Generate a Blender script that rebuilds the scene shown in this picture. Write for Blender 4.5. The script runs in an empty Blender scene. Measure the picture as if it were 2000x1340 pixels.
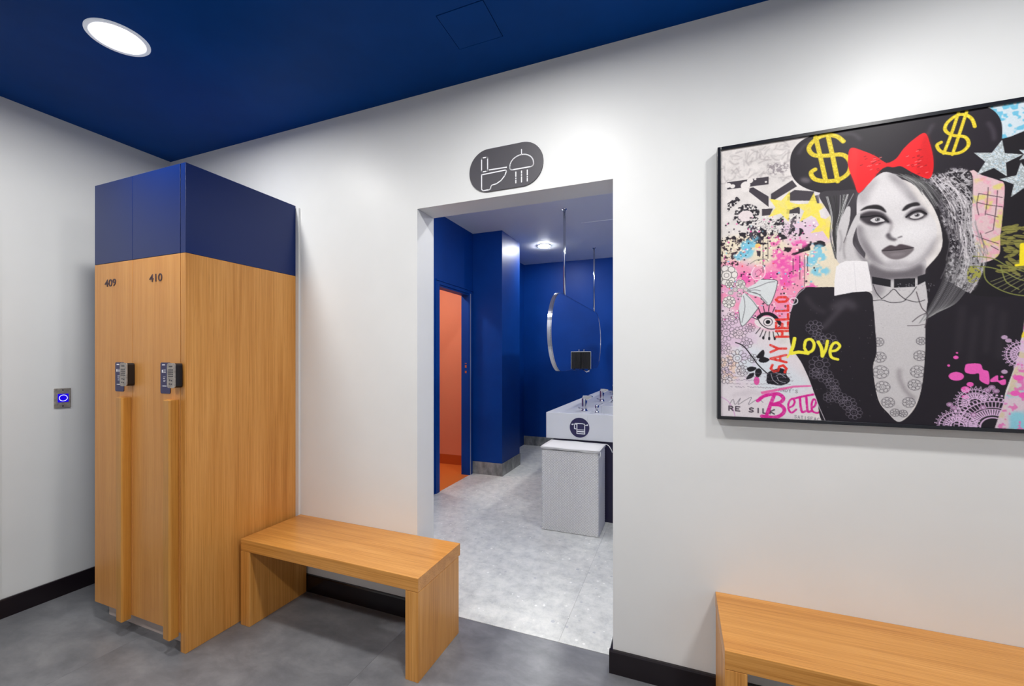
import bpy, bmesh, math, random
import numpy as np
from mathutils import Vector, Matrix

C = bpy.context.scene.collection
scene = bpy.context.scene
random.seed(4)

# ---------------------------------------------------------------- camera, world, light, exposure
EYE = 1.42
cam_d = bpy.data.cameras.new('camera')
cam = bpy.data.objects.new('camera', cam_d); C.objects.link(cam)
cam_d.sensor_fit = 'HORIZONTAL'; cam_d.sensor_width = 36.0
cam_d.lens = 824.0 / 2000.0 * 36.0
cam_d.shift_y = 31.0 / 2000.0
cam_d.clip_start = 0.02
cam.location = (0, 0, EYE)
cam.rotation_euler = (math.pi / 2, 0, 0.376)
scene.camera = cam

world = bpy.data.worlds.new('world'); scene.world = world; world.use_nodes = True
world.node_tree.nodes['Background'].inputs[0].default_value = (0.8, 0.85, 0.9, 1)
world.node_tree.nodes['Background'].inputs[1].default_value = 0.3
scene.view_settings.view_transform = 'Standard'
scene.view_settings.look = 'None'
scene.view_settings.gamma = 1.0
scene.view_settings.use_curve_mapping = False
scene.view_settings.exposure = 0.0
scene.cycles.max_bounces = 10
scene.cycles.diffuse_bounces = 6
scene.cycles.sample_clamp_indirect = 6
scene.cycles.caustics_reflective = False
scene.cycles.caustics_refractive = False
scene.cycles.use_denoising = True

LAMP_OUT = 308.0      # radiance of the downlights in the locker room
LAMP_IN = 290.0       # washroom
LAMP_STALL = 180.0

def lin(r, g, b):
    f = lambda c: (c / 255 / 12.92) if c / 255 <= 0.04045 else ((c / 255 + 0.055) / 1.055) ** 2.4
    return (f(r), f(g), f(b), 1.0)

# ---------------------------------------------------------------- materials
def mat(name, col, rough=0.5, metal=0.0, spec=0.5, emis=None, estr=0.0, coat=0.0):
    m = bpy.data.materials.new(name); m.use_nodes = True
    b = m.node_tree.nodes['Principled BSDF']
    b.inputs['Base Color'].default_value = col
    b.inputs['Roughness'].default_value = rough
    b.inputs['Metallic'].default_value = metal
    b.inputs['Specular IOR Level'].default_value = spec
    if coat:
        b.inputs['Coat Weight'].default_value = coat; b.inputs['Coat Roughness'].default_value = 0.12
    if emis:
        b.inputs['Emission Color'].default_value = emis; b.inputs['Emission Strength'].default_value = estr
    return m

def node(m, kind, **k):
    n = m.node_tree.nodes.new(kind)
    for a, v in k.items(): setattr(n, a, v)
    return n

def ramp(m, stops):
    r = node(m, 'ShaderNodeValToRGB'); e = r.color_ramp.elements
    while len(e) < len(stops): e.new(0.5)
    for i, (p, c) in enumerate(stops): e[i].position = p; e[i].color = c
    return r

def noise_mat(name, stops, scale, rough=0.5, detail=6, stretch=(1, 1, 1), bump=0.0, spec=0.5, distortion=0.0, nrough=0.55):
    m = mat(name, stops[0][1], rough, spec=spec); L = m.node_tree.links
    tc = node(m, 'ShaderNodeTexCoord'); mp = node(m, 'ShaderNodeMapping'); mp.inputs['Scale'].default_value = stretch
    nz = node(m, 'ShaderNodeTexNoise'); nz.inputs['Scale'].default_value = scale; nz.inputs['Detail'].default_value = detail
    nz.inputs['Distortion'].default_value = distortion; nz.inputs['Roughness'].default_value = nrough
    r = ramp(m, stops); b = m.node_tree.nodes['Principled BSDF']
    L.new(tc.outputs['Object'], mp.inputs[0]); L.new(mp.outputs[0], nz.inputs['Vector']); L.new(nz.outputs['Fac'], r.inputs[0]); L.new(r.outputs[0], b.inputs['Base Color'])
    if bump:
        bp = node(m, 'ShaderNodeBump'); bp.inputs['Strength'].default_value = bump; bp.inputs['Distance'].default_value = 0.002
        L.new(nz.outputs['Fac'], bp.inputs['Height']); L.new(bp.outputs[0], b.inputs['Normal'])
    return m

def wood_mat(name, along, dark=(176, 114, 46), mid=(203, 141, 68), light=(220, 160, 88), rough=0.42):
    m = mat(name, lin(*mid), rough, spec=0.4, coat=0.10); L = m.node_tree.links; b = m.node_tree.nodes['Principled BSDF']
    b.inputs['Coat Roughness'].default_value = 0.2
    tc = node(m, 'ShaderNodeTexCoord')
    def grain(sc, stretch, detail, dist):
        mp = node(m, 'ShaderNodeMapping'); s = [stretch] * 3; s['xyz'.index(along)] = 1.0
        mp.inputs['Scale'].default_value = s
        nz = node(m, 'ShaderNodeTexNoise'); nz.inputs['Scale'].default_value = sc; nz.inputs['Detail'].default_value = detail; nz.inputs['Distortion'].default_value = dist
        L.new(tc.outputs['Object'], mp.inputs[0]); L.new(mp.outputs[0], nz.inputs['Vector'])
        return nz.outputs['Fac']
    fine = grain(2.0, 110, 4, 0.1); broad = grain(0.8, 18, 3, 0.5); pore = grain(8, 60, 2, 0)
    mx = node(m, 'ShaderNodeMix'); mx.data_type = 'FLOAT'; mx.inputs[0].default_value = 0.45
    L.new(fine, mx.inputs[2]); L.new(broad, mx.inputs[3])
    r = ramp(m, [(0.34, lin(*dark)), (0.5, lin(*mid)), (0.68, lin(*light))])
    L.new(mx.outputs[0], r.inputs[0])
    pr = ramp(m, [(0.30, (0.72, 0.66, 0.6, 1)), (0.42, (1, 1, 1, 1))]); L.new(pore, pr.inputs[0])
    mu = node(m, 'ShaderNodeMix'); mu.data_type = 'RGBA'; mu.blend_type = 'MULTIPLY'; mu.inputs[0].default_value = 0.6
    L.new(r.outputs[0], mu.inputs[6]); L.new(pr.outputs[0], mu.inputs[7]); L.new(mu.outputs[2], b.inputs['Base Color'])
    bp = node(m, 'ShaderNodeBump'); bp.inputs['Strength'].default_value = 0.12; bp.inputs['Distance'].default_value = 0.001
    L.new(fine, bp.inputs['Height']); L.new(bp.outputs[0], b.inputs['Normal'])
    return m

M = {}
M['white'] = noise_mat('white_paint', [(0.3, lin(217, 218, 218)), (0.7, lin(221, 222, 222))], 3.0, 0.42, bump=0.03, spec=0.35)
M['navy_ceiling'] = noise_mat('navy_ceiling_paint', [(0.35, lin(0, 56, 124)), (0.65, lin(0, 62, 136))], 2.0, 0.45, spec=0.05)
M['navy_wall'] = noise_mat('navy_wall_paint', [(0.35, lin(0, 54, 132)), (0.65, lin(0, 60, 142))], 2.0, 0.46, bump=0.02, spec=0.2)
M['navy_panel'] = mat('navy_lacquer', lin(8, 34, 92), 0.28, spec=0.35)
M['navy_dark'] = mat('dark_navy_panel', lin(32, 28, 58), 0.4)
M['grey_ceiling'] = mat('grey_ceiling_paint', lin(226, 228, 232), 0.6)
M['wood_z'] = wood_mat('oak_upright', 'z')
M['wood_x'] = wood_mat('oak_lengthwise', 'x', rough=0.30)
M['wood_door'] = wood_mat('oak_door', 'z', (192, 128, 62), (205, 143, 74), (216, 157, 88))
M['wood_handle'] = wood_mat('oak_handle', 'z', (176, 118, 46), (194, 136, 60), (206, 150, 78))
M['base_black'] = mat('black_skirting', lin(22, 14, 20), 0.22, spec=0.5)
M['tile_dark'] = noise_mat('grey_cement_tile', [(0.25, lin(88, 90, 95)), (0.5, lin(114, 115, 119)), (0.75, lin(138, 139, 142))], 3.6, 0.30, 10, bump=0.05, stretch=(1, 1.6, 1), distortion=0.25, nrough=0.68)
M['grout'] = mat('grout', lin(120, 118, 116), 0.8)
M['seam'] = mat('dark_seam', lin(50, 50, 54), 0.7)
M['skirt_stone'] = noise_mat('grey_stone_skirting', [(0.3, lin(96, 98, 98)), (0.5, lin(128, 130, 130)), (0.72, lin(160, 160, 158))], 14, 0.5, 8, stretch=(1, 1, 0.6))
M['coral'] = mat('coral_paint', lin(216, 142, 108), 0.55)
M['coral_skirt'] = mat('coral_skirting', lin(176, 84, 30), 0.5)
M['coral_floor'] = mat('coral_floor', lin(216, 120, 50), 0.45)
M['chrome'] = mat('chrome', (0.62, 0.63, 0.67, 1), 0.14, 1.0)
M['steel'] = noise_mat('brushed_steel', [(0.3, lin(140, 134, 128)), (0.7, lin(178, 170, 162))], 60, 0.4, 2); M['steel'].node_tree.nodes['Principled BSDF'].inputs['Metallic'].default_value = 0.35
M['alu'] = mat('aluminium_strip', lin(196, 200, 214), 0.3, 0.6)
M['black'] = mat('black_plastic', lin(16, 12, 14), 0.4)
M['frame_black'] = mat('black_frame', lin(20, 22, 30), 0.25)
M['mirror'] = mat('mirror_glass', (0.88, 0.93, 0.96, 1), 0.02, 1.0)
M['solid_white'] = mat('white_solid_surface', lin(214, 216, 220), 0.25)
M['plinth'] = mat('pale_plinth', lin(196, 180, 172), 0.5)
M['sign_grey'] = mat('charcoal_sign', lin(74, 72, 78), 0.5)
M['sign_white'] = mat('sign_white', lin(235, 235, 240), 0.5)
M['sign_navy'] = mat('sign_navy', lin(34, 30, 76), 0.5)
M['number'] = mat('number_plum', lin(60, 36, 44), 0.5)
M['lock_label'] = mat('lock_label_navy', lin(40, 38, 84), 0.4)
M['lock_mark'] = mat('lock_mark_grey', lin(60, 56, 62), 0.5)
M['fabric'] = mat('white_liner_fabric', lin(226, 224, 222), 0.9)
M['lamp_rim'] = mat('frosted_glass_rim_with_added_glow', lin(196, 198, 204), 0.4, emis=(0.8, 0.88, 1, 1), estr=0.28)  # faint emission put into the rim, standing in for lamp light in the glass
def emit(name, col, s):
    m = bpy.data.materials.new(name); m.use_nodes = True; nt = m.node_tree; nt.nodes.clear()
    e = nt.nodes.new('ShaderNodeEmission'); e.inputs[0].default_value = col; e.inputs[1].default_value = s
    o = nt.nodes.new('ShaderNodeOutputMaterial'); nt.links.new(e.outputs[0], o.inputs[0]); return m
M['lamp_out'] = emit('lamp_diffuser_locker_room', (1.0, 0.985, 0.955, 1), LAMP_OUT)
M['lamp_in'] = emit('lamp_diffuser_washroom', (1.0, 1.0, 1.0, 1), LAMP_IN)
M['lamp_glow'] = emit('surface_lamp_side', (1.0, 1.0, 1.0, 1), 420.0)
M['lamp_stall'] = emit('lamp_diffuser_stall', (1.0, 0.97, 0.93, 1), LAMP_STALL)
M['glow_blue'] = emit('blue_backlight', lin(30, 10, 225), 1.0)
M['glow_white'] = emit('white_backlight', lin(225, 225, 255), 1.4)

def terrazzo():
    m = mat('pale_terrazzo_tile', lin(180, 182, 182), 0.33, spec=0.5); L = m.node_tree.links; b = m.node_tree.nodes['Principled BSDF']
    tc = node(m, 'ShaderNodeTexCoord')
    n1 = node(m, 'ShaderNodeTexNoise'); n1.inputs['Scale'].default_value = 13; n1.inputs['Detail'].default_value = 10; n1.inputs['Roughness'].default_value = .74; n1.inputs['Distortion'].default_value = 0.1
    L.new(tc.outputs['Object'], n1.inputs['Vector'])
    r = ramp(m, [(0.3, lin(184, 186, 184)), (0.5, lin(213, 214, 210)), (0.7, lin(232, 231, 226))]); L.new(n1.outputs['Fac'], r.inputs[0])
    out = r.outputs[0]
    for sc, th, col, sd in ((24, 0.13, lin(242, 242, 238), 0.0), (17, 0.15, lin(190, 192, 194), 3.7)):
        mp = node(m, 'ShaderNodeMapping'); mp.inputs['Location'].default_value = (sd, sd, 0); mp.inputs['Rotation'].default_value = (0, 0, sd)
        v = node(m, 'ShaderNodeTexVoronoi'); v.inputs['Scale'].default_value = sc
        L.new(tc.outputs['Object'], mp.inputs[0]); L.new(mp.outputs[0], v.inputs['Vector'])
        sp = node(m, 'ShaderNodeSeparateColor'); L.new(v.outputs['Color'], sp.inputs[0])
        mu = node(m, 'ShaderNodeMath', operation='MULTIPLY'); L.new(sp.outputs[0], mu.inputs[0]); mu.inputs[1].default_value = 0.36
        sb = node(m, 'ShaderNodeMath', operation='SUBTRACT'); L.new(mu.outputs[0], sb.inputs[0]); L.new(v.outputs['Distance'], sb.inputs[1])
        cr = ramp(m, [(th, (0, 0, 0, 1)), (th + 0.03, (1, 1, 1, 1))]); L.new(sb.outputs[0], cr.inputs[0])
        mx = node(m, 'ShaderNodeMix'); mx.data_type = 'RGBA'; L.new(cr.outputs[0], mx.inputs[0]); L.new(out, mx.inputs[6]); mx.inputs[7].default_value = col
        out = mx.outputs[2]
    L.new(out, b.inputs['Base Color'])
    return m
M['terrazzo'] = terrazzo()

# ---------------------------------------------------------------- mesh helpers (world coordinates in, parent offset taken off)
class MB:
    def __init__(self): self.v = []; self.f = []; self.s = []
    def add(self, vs, fs, smooth=False):
        n = len(self.v); self.v += [tuple(p) for p in vs]; self.f += [tuple(i + n for i in q) for q in fs]; self.s += [smooth] * len(fs); return self
    def box(self, x0, x1, y0, y1, z0, z1):
        vs = [(x, y, z) for z in (z0, z1) for y in (y0, y1) for x in (x0, x1)]
        return self.add(vs, [(0, 2, 3, 1), (4, 5, 7, 6), (0, 1, 5, 4), (1, 3, 7, 5), (3, 2, 6, 7), (2, 0, 4, 6)])
    def prism(self, prof, axis, a, b, smooth=False):
        # prof: 2D outline (counter-clockwise) in the plane normal to axis
        def P(p, t): return {'x': (t, p[0], p[1]), 'y': (p[0], t, p[1]), 'z': (p[0], p[1], t)}[axis]
        n = len(prof); vs = [P(p, a) for p in prof] + [P(p, b) for p in prof]
        fs = [(i, (i + 1) % n, n + (i + 1) % n, n + i) for i in range(n)]
        self.add(vs, fs, smooth); k = len(self.v) - 2 * n
        self.f += [tuple(range(k + n - 1, k - 1, -1)), tuple(range(k + n, k + 2 * n))]; self.s += [False, False]
        return self
    def lathe(self, c, prof, n=32, smooth=True):
        vs = []; m = len(prof)
        for i in range(n):
            a = 2 * math.pi * i / n
            for r, z in prof: vs.append((c[0] + r * math.cos(a), c[1] + r * math.sin(a), c[2] + z))
        fs = [(i * m + j, ((i + 1) % n) * m + j, ((i + 1) % n) * m + j + 1, i * m + j + 1) for i in range(n) for j in range(m - 1)]
        return self.add(vs, fs, smooth)
    def tube(self, pts, r, n=8, closed=False):
        pts = [Vector(p) for p in pts]; m = len(pts); vs = []
        rr = r if isinstance(r, (list, tuple)) else [r] * m
        up = Vector((0, 0, 1)); prev = None
        for i, p in enumerate(pts):
            a = pts[(i - 1) % m] if (closed or i > 0) else p; b = pts[(i + 1) % m] if (closed or i < m - 1) else p
            t = (b - a).normalized()
            if prev is None:
                prev = t.cross(up) if abs(t.dot(up)) < 0.95 else t.cross(Vector((1, 0, 0)))
            u = (prev - t * prev.dot(t)).normalized(); prev = u; w = t.cross(u)
            for k in range(n):
                th = 2 * math.pi * k / n; vs.append(p + (u * math.cos(th) + w * math.sin(th)) * rr[i])
        fs = []
        for i in range(m if closed else m - 1):
            j = (i + 1) % m
            fs += [(i * n + k, i * n + (k + 1) % n, j * n + (k + 1) % n, j * n + k) for k in range(n)]
        if not closed: fs += [tuple(range(n))[::-1], tuple(range((m - 1) * n, m * n))]
        return self.add(vs, fs, True)

def off(o):
    v = Vector((0, 0, 0))
    while o: v += o.location; o = o.parent
    return v

def obj(name, mb, m, parent=None, bevel=0.0, loc=None):
    me = bpy.data.meshes.new(name); o = bpy.data.objects.new(name, me); C.objects.link(o)
    if parent: o.parent = parent
    if loc: o.location = Vector(loc) - off(parent)
    w = off(o)
    me.from_pydata([tuple(Vector(p) - w) for p in mb.v], [], mb.f)
    me.polygons.foreach_set('use_smooth', mb.s)
    bm = bmesh.new(); bm.from_mesh(me); bmesh.ops.recalc_face_normals(bm, faces=bm.faces); bm.to_mesh(me); bm.free()
    me.materials.append(m if not isinstance(m, str) else M[m])
    if bevel:
        b = o.modifiers.new('bevel', 'BEVEL'); b.width = bevel; b.segments = 2; b.limit_method = 'ANGLE'
    return o

def thing(name, label, cat, loc, group=None):
    o = bpy.data.objects.new(name, None); C.objects.link(o); o.location = loc; o.empty_display_size = 0.1
    o['label'] = label; o['category'] = cat
    if group: o['group'] = group
    return o

def struct(name, mb, m, parent=None, bevel=0.0):
    o = obj(name, mb, m, parent, bevel)
    if parent is None: o['kind'] = 'structure'
    return o
def B(*a): return MB().box(*a)

# ---------------------------------------------------------------- flat print of the framed picture
# painted in millimetres on the canvas (x from its left edge, y down from its top edge)
AW, AH = 970, 1080
IMG = np.zeros((AH, AW, 3), np.float32)
_rs = np.random.RandomState(7)

def vnoise(scale, seed, octaves=2):
    out = np.zeros((AH, AW), np.float32); amp = 1.0; tot = 0
    for o in range(octaves):
        sc_ = max(scale / (2 ** o), 1.5)
        gh, gw = int(AH / sc_) + 3, int(AW / sc_) + 3
        g = np.random.RandomState(seed + o * 31).rand(gh, gw).astype(np.float32)
        ys = np.arange(AH) / sc_; xs = np.arange(AW) / sc_
        y0 = ys.astype(int); x0 = xs.astype(int)
        fy = (ys - y0)[:, None]; fx = (xs - x0)[None, :]
        fy = fy * fy * (3 - 2 * fy); fx = fx * fx * (3 - 2 * fx)
        a = g[y0][:, x0]; b = g[y0][:, x0 + 1]; c = g[y0 + 1][:, x0]; d = g[y0 + 1][:, x0 + 1]
        out += amp * ((a * (1 - fx) + b * fx) * (1 - fy) + (c * (1 - fx) + d * fx) * fy)
        tot += amp; amp *= 0.5
    return out / tot

def boxblur(m, r):
    r = int(max(1, round(r)))
    for _ in range(3):
        for ax in (0, 1):
            pad = [(r + 1, r) if k == ax else (0, 0) for k in (0, 1)]
            cs = np.cumsum(np.pad(m, pad, mode='edge'), axis=ax)
            n = m.shape[ax]
            m = (np.take(cs, range(2 * r + 1, 2 * r + 1 + n), ax) - np.take(cs, range(0, n), ax)) / (2 * r + 1)
    return m

def smooth_pts(pts, closed, k=7):
    P_ = np.array(pts, float); n = len(P_)
    if n < 3: return P_
    out = []
    rng = range(n) if closed else range(n - 1)
    for i in rng:
        if closed:
            p0, p1, p2, p3 = P_[(i - 1) % n], P_[i], P_[(i + 1) % n], P_[(i + 2) % n]
        else:
            p0, p1, p2, p3 = P_[max(i - 1, 0)], P_[i], P_[i + 1], P_[min(i + 2, n - 1)]
        for t in np.arange(k) / k:
            out.append(0.5 * ((2 * p1) + (p2 - p0) * t + (2 * p0 - 5 * p1 + 4 * p2 - p3) * t * t + (3 * p1 - p0 - 3 * p2 + p3) * t ** 3))
    if not closed: out.append(P_[-1])
    return np.array(out)

def _win(P_, pad):
    x0 = int(max(0, P_[:, 0].min() - pad)); x1 = int(min(AW, P_[:, 0].max() + pad + 2))
    y0 = int(max(0, P_[:, 1].min() - pad)); y1 = int(min(AH, P_[:, 1].max() + pad + 2))
    return x0, x1, y0, y1

def polymask(P_, win):
    x0, x1, y0, y1 = win
    acc = np.zeros((y1 - y0, x1 - x0), np.float32)
    xs = np.arange(x0, x1)[None, :]
    A = P_; B = np.roll(P_, -1, 0)
    for sub in (0.25, 0.75):
        ys = np.arange(y0, y1) + sub
        cnt = np.zeros_like(acc)
        for (ax, ay), (bx, by) in zip(A, B):
            if ay == by: continue
            m = ((ys >= ay) != (ys >= by))
            if not m.any(): continue
            xi = ax + (ys[m] - ay) * (bx - ax) / (by - ay)
            cnt_rows = np.clip(xs + 1.0 - xi[:, None], 0, 1)
            cnt[m] += cnt_rows * (1 if by > ay else -1)
        acc += np.clip(np.abs(cnt), 0, 1)
    return acc / 2

def blend(win, m, col, alpha=1.0):
    x0, x1, y0, y1 = win
    m = (m * alpha)[..., None]
    IMG[y0:y1, x0:x1] = IMG[y0:y1, x0:x1] * (1 - m) + np.array(col, np.float32) / 255.0 * m

def fill(pts, col, alpha=1.0, blur=0, sm=True, tex=None):
    P_ = smooth_pts(pts, True) if sm else np.array(pts, float)
    win = _win(P_, blur * 3 + 1)
    if win[1] <= win[0] or win[3] <= win[2]: return
    m = polymask(P_, win)
    if blur: m = boxblur(m, blur)
    if tex is not None: m = m * tex[win[2]:win[3], win[0]:win[1]]
    blend(win, m, col, alpha)

def pfill(pts, col, alpha=1.0, **k): fill(pts, col, alpha, sm=False, **k)

def line(pts, w, col, alpha=1.0, sm=True, blur=0, tex=None, closed=False):
    P_ = smooth_pts(pts, closed) if sm else np.array(pts, float)
    if closed: P_ = np.vstack([P_, P_[:1]])
    win = _win(P_, w + blur * 3 + 2)
    x0, x1, y0, y1 = win
    if x1 <= x0 or y1 <= y0: return
    m = np.zeros((y1 - y0, x1 - x0), np.float32)
    for a, b in zip(P_[:-1], P_[1:]):
        ww = _win(np.array([a, b]), w + 2)
        sx0, sx1, sy0, sy1 = ww
        if sx1 <= sx0 or sy1 <= sy0: continue
        X = np.arange(sx0, sx1)[None, :] + .5; Y = np.arange(sy0, sy1)[:, None] + .5
        d = b - a; L = d @ d + 1e-9
        t = np.clip(((X - a[0]) * d[0] + (Y - a[1]) * d[1]) / L, 0, 1)
        D = np.hypot(X - a[0] - t * d[0], Y - a[1] - t * d[1])
        mm = np.clip(w / 2 + .5 - D, 0, 1)
        sl = (slice(sy0 - y0, sy1 - y0), slice(sx0 - x0, sx1 - x0))
        m[sl] = np.maximum(m[sl], mm)
    if blur: m = boxblur(m, blur)
    if tex is not None: m = m * tex[y0:y1, x0:x1]
    blend(win, m, col, alpha)

def ell(c, rx, ry, col, alpha=1.0, rot=0.0, blur=0, tex=None):
    t = np.linspace(0, 2 * np.pi, 28, endpoint=False)
    x = rx * np.cos(t); y = ry * np.sin(t); cr, sr = math.cos(rot), math.sin(rot)
    fill(np.c_[c[0] + x * cr - y * sr, c[1] + x * sr + y * cr], col, alpha, blur, sm=False, tex=tex)

def star(c, r, col, rot=0.0, inner=0.42, alpha=1.0, tex=None, n=5):
    t = np.arange(2 * n) * np.pi / n + rot - np.pi / 2
    rr = np.where(np.arange(2 * n) % 2 == 0, r, r * inner)
    fill(np.c_[c[0] + rr * np.cos(t), c[1] + rr * np.sin(t)], col, alpha, sm=False, tex=tex)

def ring(c, r, w, col, alpha=1.0, ry=None, rot=0.0):
    t = np.linspace(0, 2 * np.pi, 26, endpoint=False); ry = ry or r
    x = r * np.cos(t); y = ry * np.sin(t); cr, sr = math.cos(rot), math.sin(rot)
    line(np.c_[c[0] + x * cr - y * sr, c[1] + x * sr + y * cr], w, col, alpha, sm=False, closed=True)

def flower(c, r, n, w, col, alpha=1.0):
    ring(c, r * .22, w, col, alpha); ring(c, r * .45, w, col, alpha)
    for k in range(n):
        a = k * 2 * np.pi / n
        cx, cy = c[0] + r * .72 * math.cos(a), c[1] + r * .72 * math.sin(a)
        ring((cx, cy), r * .28, w, col, alpha, ry=r * .95 * math.pi / n * .75, rot=a)

GLYPH = {'A': [[(0,1),(.5,0),(1,1)],[(.22,.62),(.78,.62)]], 'B': [[(0,0),(0,1),(.7,1),(.95,.78),(.7,.5),(0,.5)],[(0,0),(.65,0),(.85,.22),(.7,.5)]],
 'C': [[(1,.12),(.6,0),(.1,.25),(.1,.75),(.6,1),(1,.88)]], 'D': [[(0,0),(0,1),(.6,1),(1,.6),(1,.4),(.6,0),(0,0)]], 'E': [[(1,0),(0,0),(0,1),(1,1)],[(0,.5),(.75,.5)]],
 'F': [[(1,0),(0,0),(0,1)],[(0,.5),(.7,.5)]], 'H': [[(0,0),(0,1)],[(1,0),(1,1)],[(0,.5),(1,.5)]], 'I': [[(.5,0),(.5,1)]], 'K': [[(0,0),(0,1)],[(1,0),(0,.55),(1,1)]],
 'L': [[(0,0),(0,1),(.9,1)]], 'N': [[(0,1),(0,0),(1,1),(1,0)]], 'O': [[(.5,0),(.1,.2),(.1,.8),(.5,1),(.9,.8),(.9,.2),(.5,0)]], 'R': [[(0,1),(0,0),(.7,0),(.95,.25),(.7,.5),(0,.5)],[(.45,.5),(1,1)]],
 'S': [[(1,.1),(.5,0),(.08,.2),(.2,.45),(.8,.55),(.95,.8),(.5,1),(0,.9)]], 'T': [[(0,0),(1,0)],[(.5,0),(.5,1)]], 'V': [[(0,0),(.5,1),(1,0)]], 'Y': [[(0,0),(.5,.5),(1,0)],[(.5,.5),(.5,1)]], "'": [[(.5,0),(.4,.25)]], ' ': []}
def text(s, org, adv, up, cw, w, col, alpha=1.0, tex=None):
    # adv: unit step per letter (dx, dy); up: letter-height vector pointing from top to base
    for i, ch in enumerate(s):
        for st in GLYPH[ch]:
            pts = [(org[0] + adv[0] * (i + u * cw) + up[0] * v, org[1] + adv[1] * (i + u * cw) + up[1] * v) for u, v in st]
            line(pts, w, col, alpha, sm=False, tex=tex)

def box(x0, y0, x1, y1): return [(x0, y0), (x1, y0), (x1, y1), (x0, y1)]

N3, N6, N12, N30, N80 = vnoise(3, 1), vnoise(6, 2), vnoise(12, 3), vnoise(30, 4), vnoise(80, 5)
def thr(n, t, s=0.05): return np.clip((n - t) / s, 0, 1)
INK = (38, 34, 42)
def paint():
    IMG[:] = np.array((214, 208, 206), np.float32) / 255
    IMG[...] *= (0.93 + 0.12 * N30)[..., None]
    whole = box(0, 0, AW, AH)
    # faint grey writing on the plaster, top left
    for k in range(70):
        x, y = _rs.uniform(10, 250), _rs.uniform(15, 150)
        a = _rs.uniform(0, 6.28); l = _rs.uniform(14, 40)
        line([(x, y), (x + l * .5 * math.cos(a), y + l * .5 * math.sin(a) + _rs.uniform(-9, 9)), (x + l * math.cos(a), y + l * math.sin(a))], _rs.uniform(2, 6), (158, 150, 152), .55, blur=1)
    fill([(23, 15),(236, 14),(244, 114),(167, 132),(23, 119)], (190, 186, 186), .35, blur=6, tex=thr(N12, .5, .2))
    fill([(167, 85),(227, 87),(232, 116),(188, 129),(172, 118)], (110, 100, 108), .6, blur=2, tex=thr(N6, .4, .1))
    # collage ground colours
    fill([(-3, 366),(399, 407),(399, 579),(-3, 637)], (222, 208, 180), .8, blur=8)
    fill([(-3, 470),(150, 482),(269, 413),(286, 572),(202, 726),(114, 724),(60, 805),(-3, 825)], (232, 128, 172), .8, blur=8)
    fill([(-3, 637),(114, 724),(269, 846),(319, 1041),(-3, 1086)], (214, 205, 212), .85, blur=10)
    fill([(219, 329),(286, 317),(367, 327),(375, 405),(269, 413),(219, 388)], (214, 178, 205), .7, blur=8)
    fill([(41, 825),(132, 805),(269, 905),(302, 963),(167, 987)], (204, 214, 222), .7, blur=12)
    fill(box(0, 480, 120, 900), (206, 176, 206), .5, blur=14, tex=thr(N30, .45, .2))
    fill([(4, 846),(60, 825),(60, 928),(8, 929)], (228, 190, 160), .6, blur=6, tex=thr(N12, .45, .2))
    # black blocks of the torn letters
    for q in ([(23, 132),(169, 132),(169, 162),(23, 161)], [(103, 168),(116, 166),(169, 210),(169, 251),(102, 182)], [(177, 201),(248, 158),(264, 184),(191, 225),(177, 224)],
              [(146, 256),(184, 259),(174, 283),(146, 284)], [(232, 211),(256, 197),(319, 212),(316, 247),(232, 235)], [(229, 268),(273, 258),(273, 288),(229, 286)], [(306, 232),(335, 226),(335, 261),(309, 253)]):
        pfill(q, (62, 56, 64))
    pfill([(23, 219),(23, 254),(73, 209),(58, 195)], INK, tex=thr(N6, .42, .06))
    pfill([(198, 306),(219, 293),(222, 329),(184, 325)], INK, tex=thr(N6, .4, .06))
    pfill([(244, 308),(263, 294),(259, 345),(236, 374)], (92, 84, 92), tex=thr(N6, .4, .06))
    ell((93, 273), 46, 44, INK, tex=thr(N6, .40, .1)); ell((89, 277), 26, 22, (218, 206, 208))
    for c, r in (((89, 154), 17), ((87, 170), 13), ((105, 138), 11), ((27, 145), 11), ((43, 151), 9), ((123, 135), 4), ((160, 151), 4)):
        ell(c, r, r * .9, (220, 214, 212))
    fill([(132, 298),(227, 314),(236, 370),(150, 371)], (96, 90, 96), .7, tex=thr(N3, .62, .04))
    # dark torn band with paint specks
    fill([(-3, 366),(60, 341),(114, 347),(132, 319),(167, 343),(269, 344),(278, 371),(202, 387),(150, 397),(78, 378),(4, 383)], INK, tex=thr(N12, .46, .08))
    fill([(98, 319),(128, 326),(135, 364),(167, 395),(100, 372)], (66, 58, 70), tex=thr(N6, .35, .1))
    fill([(-3, 366),(114, 388),(60, 475),(-3, 554)], (60, 44, 52), tex=thr(N6, .55, .05))
    fill([(202, 403),(269, 417),(335, 400),(354, 422),(286, 438),(244, 450),(219, 428)], (34, 28, 34), tex=thr(N12, .42, .1))
    for x in (1542, 1552, 1560, 1574, 1585):
        pass
    for c, rx, ry in (((100, 393), 28, 22), ((93, 420), 26, 26), ((69, 435), 22, 14), ((123, 370), 12, 9), ((332, 454), 26, 40), ((338, 517), 30, 18), ((302, 479), 18, 22)):
        ell(c, rx, ry, (112, 188, 216), .85, blur=3, tex=thr(N12, .36, .15))
    for c, rx, ry in (((249, 490), 42, 44), ((202, 457), 22, 40), ((181, 535), 32, 30), ((229, 544), 30, 24), ((269, 409), 30, 16), ((188, 385), 20, 22), ((302, 573), 26, 14), ((82, 528), 30, 26)):
        ell(c, rx, ry, (226, 84, 164), .85, blur=3, tex=thr(N12, .38, .12))
    ell((132, 400), 10, 9, (236, 190, 110)); pfill([(128, 420),(142, 421),(141, 441),(130, 440)], (60, 50, 60))
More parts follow.
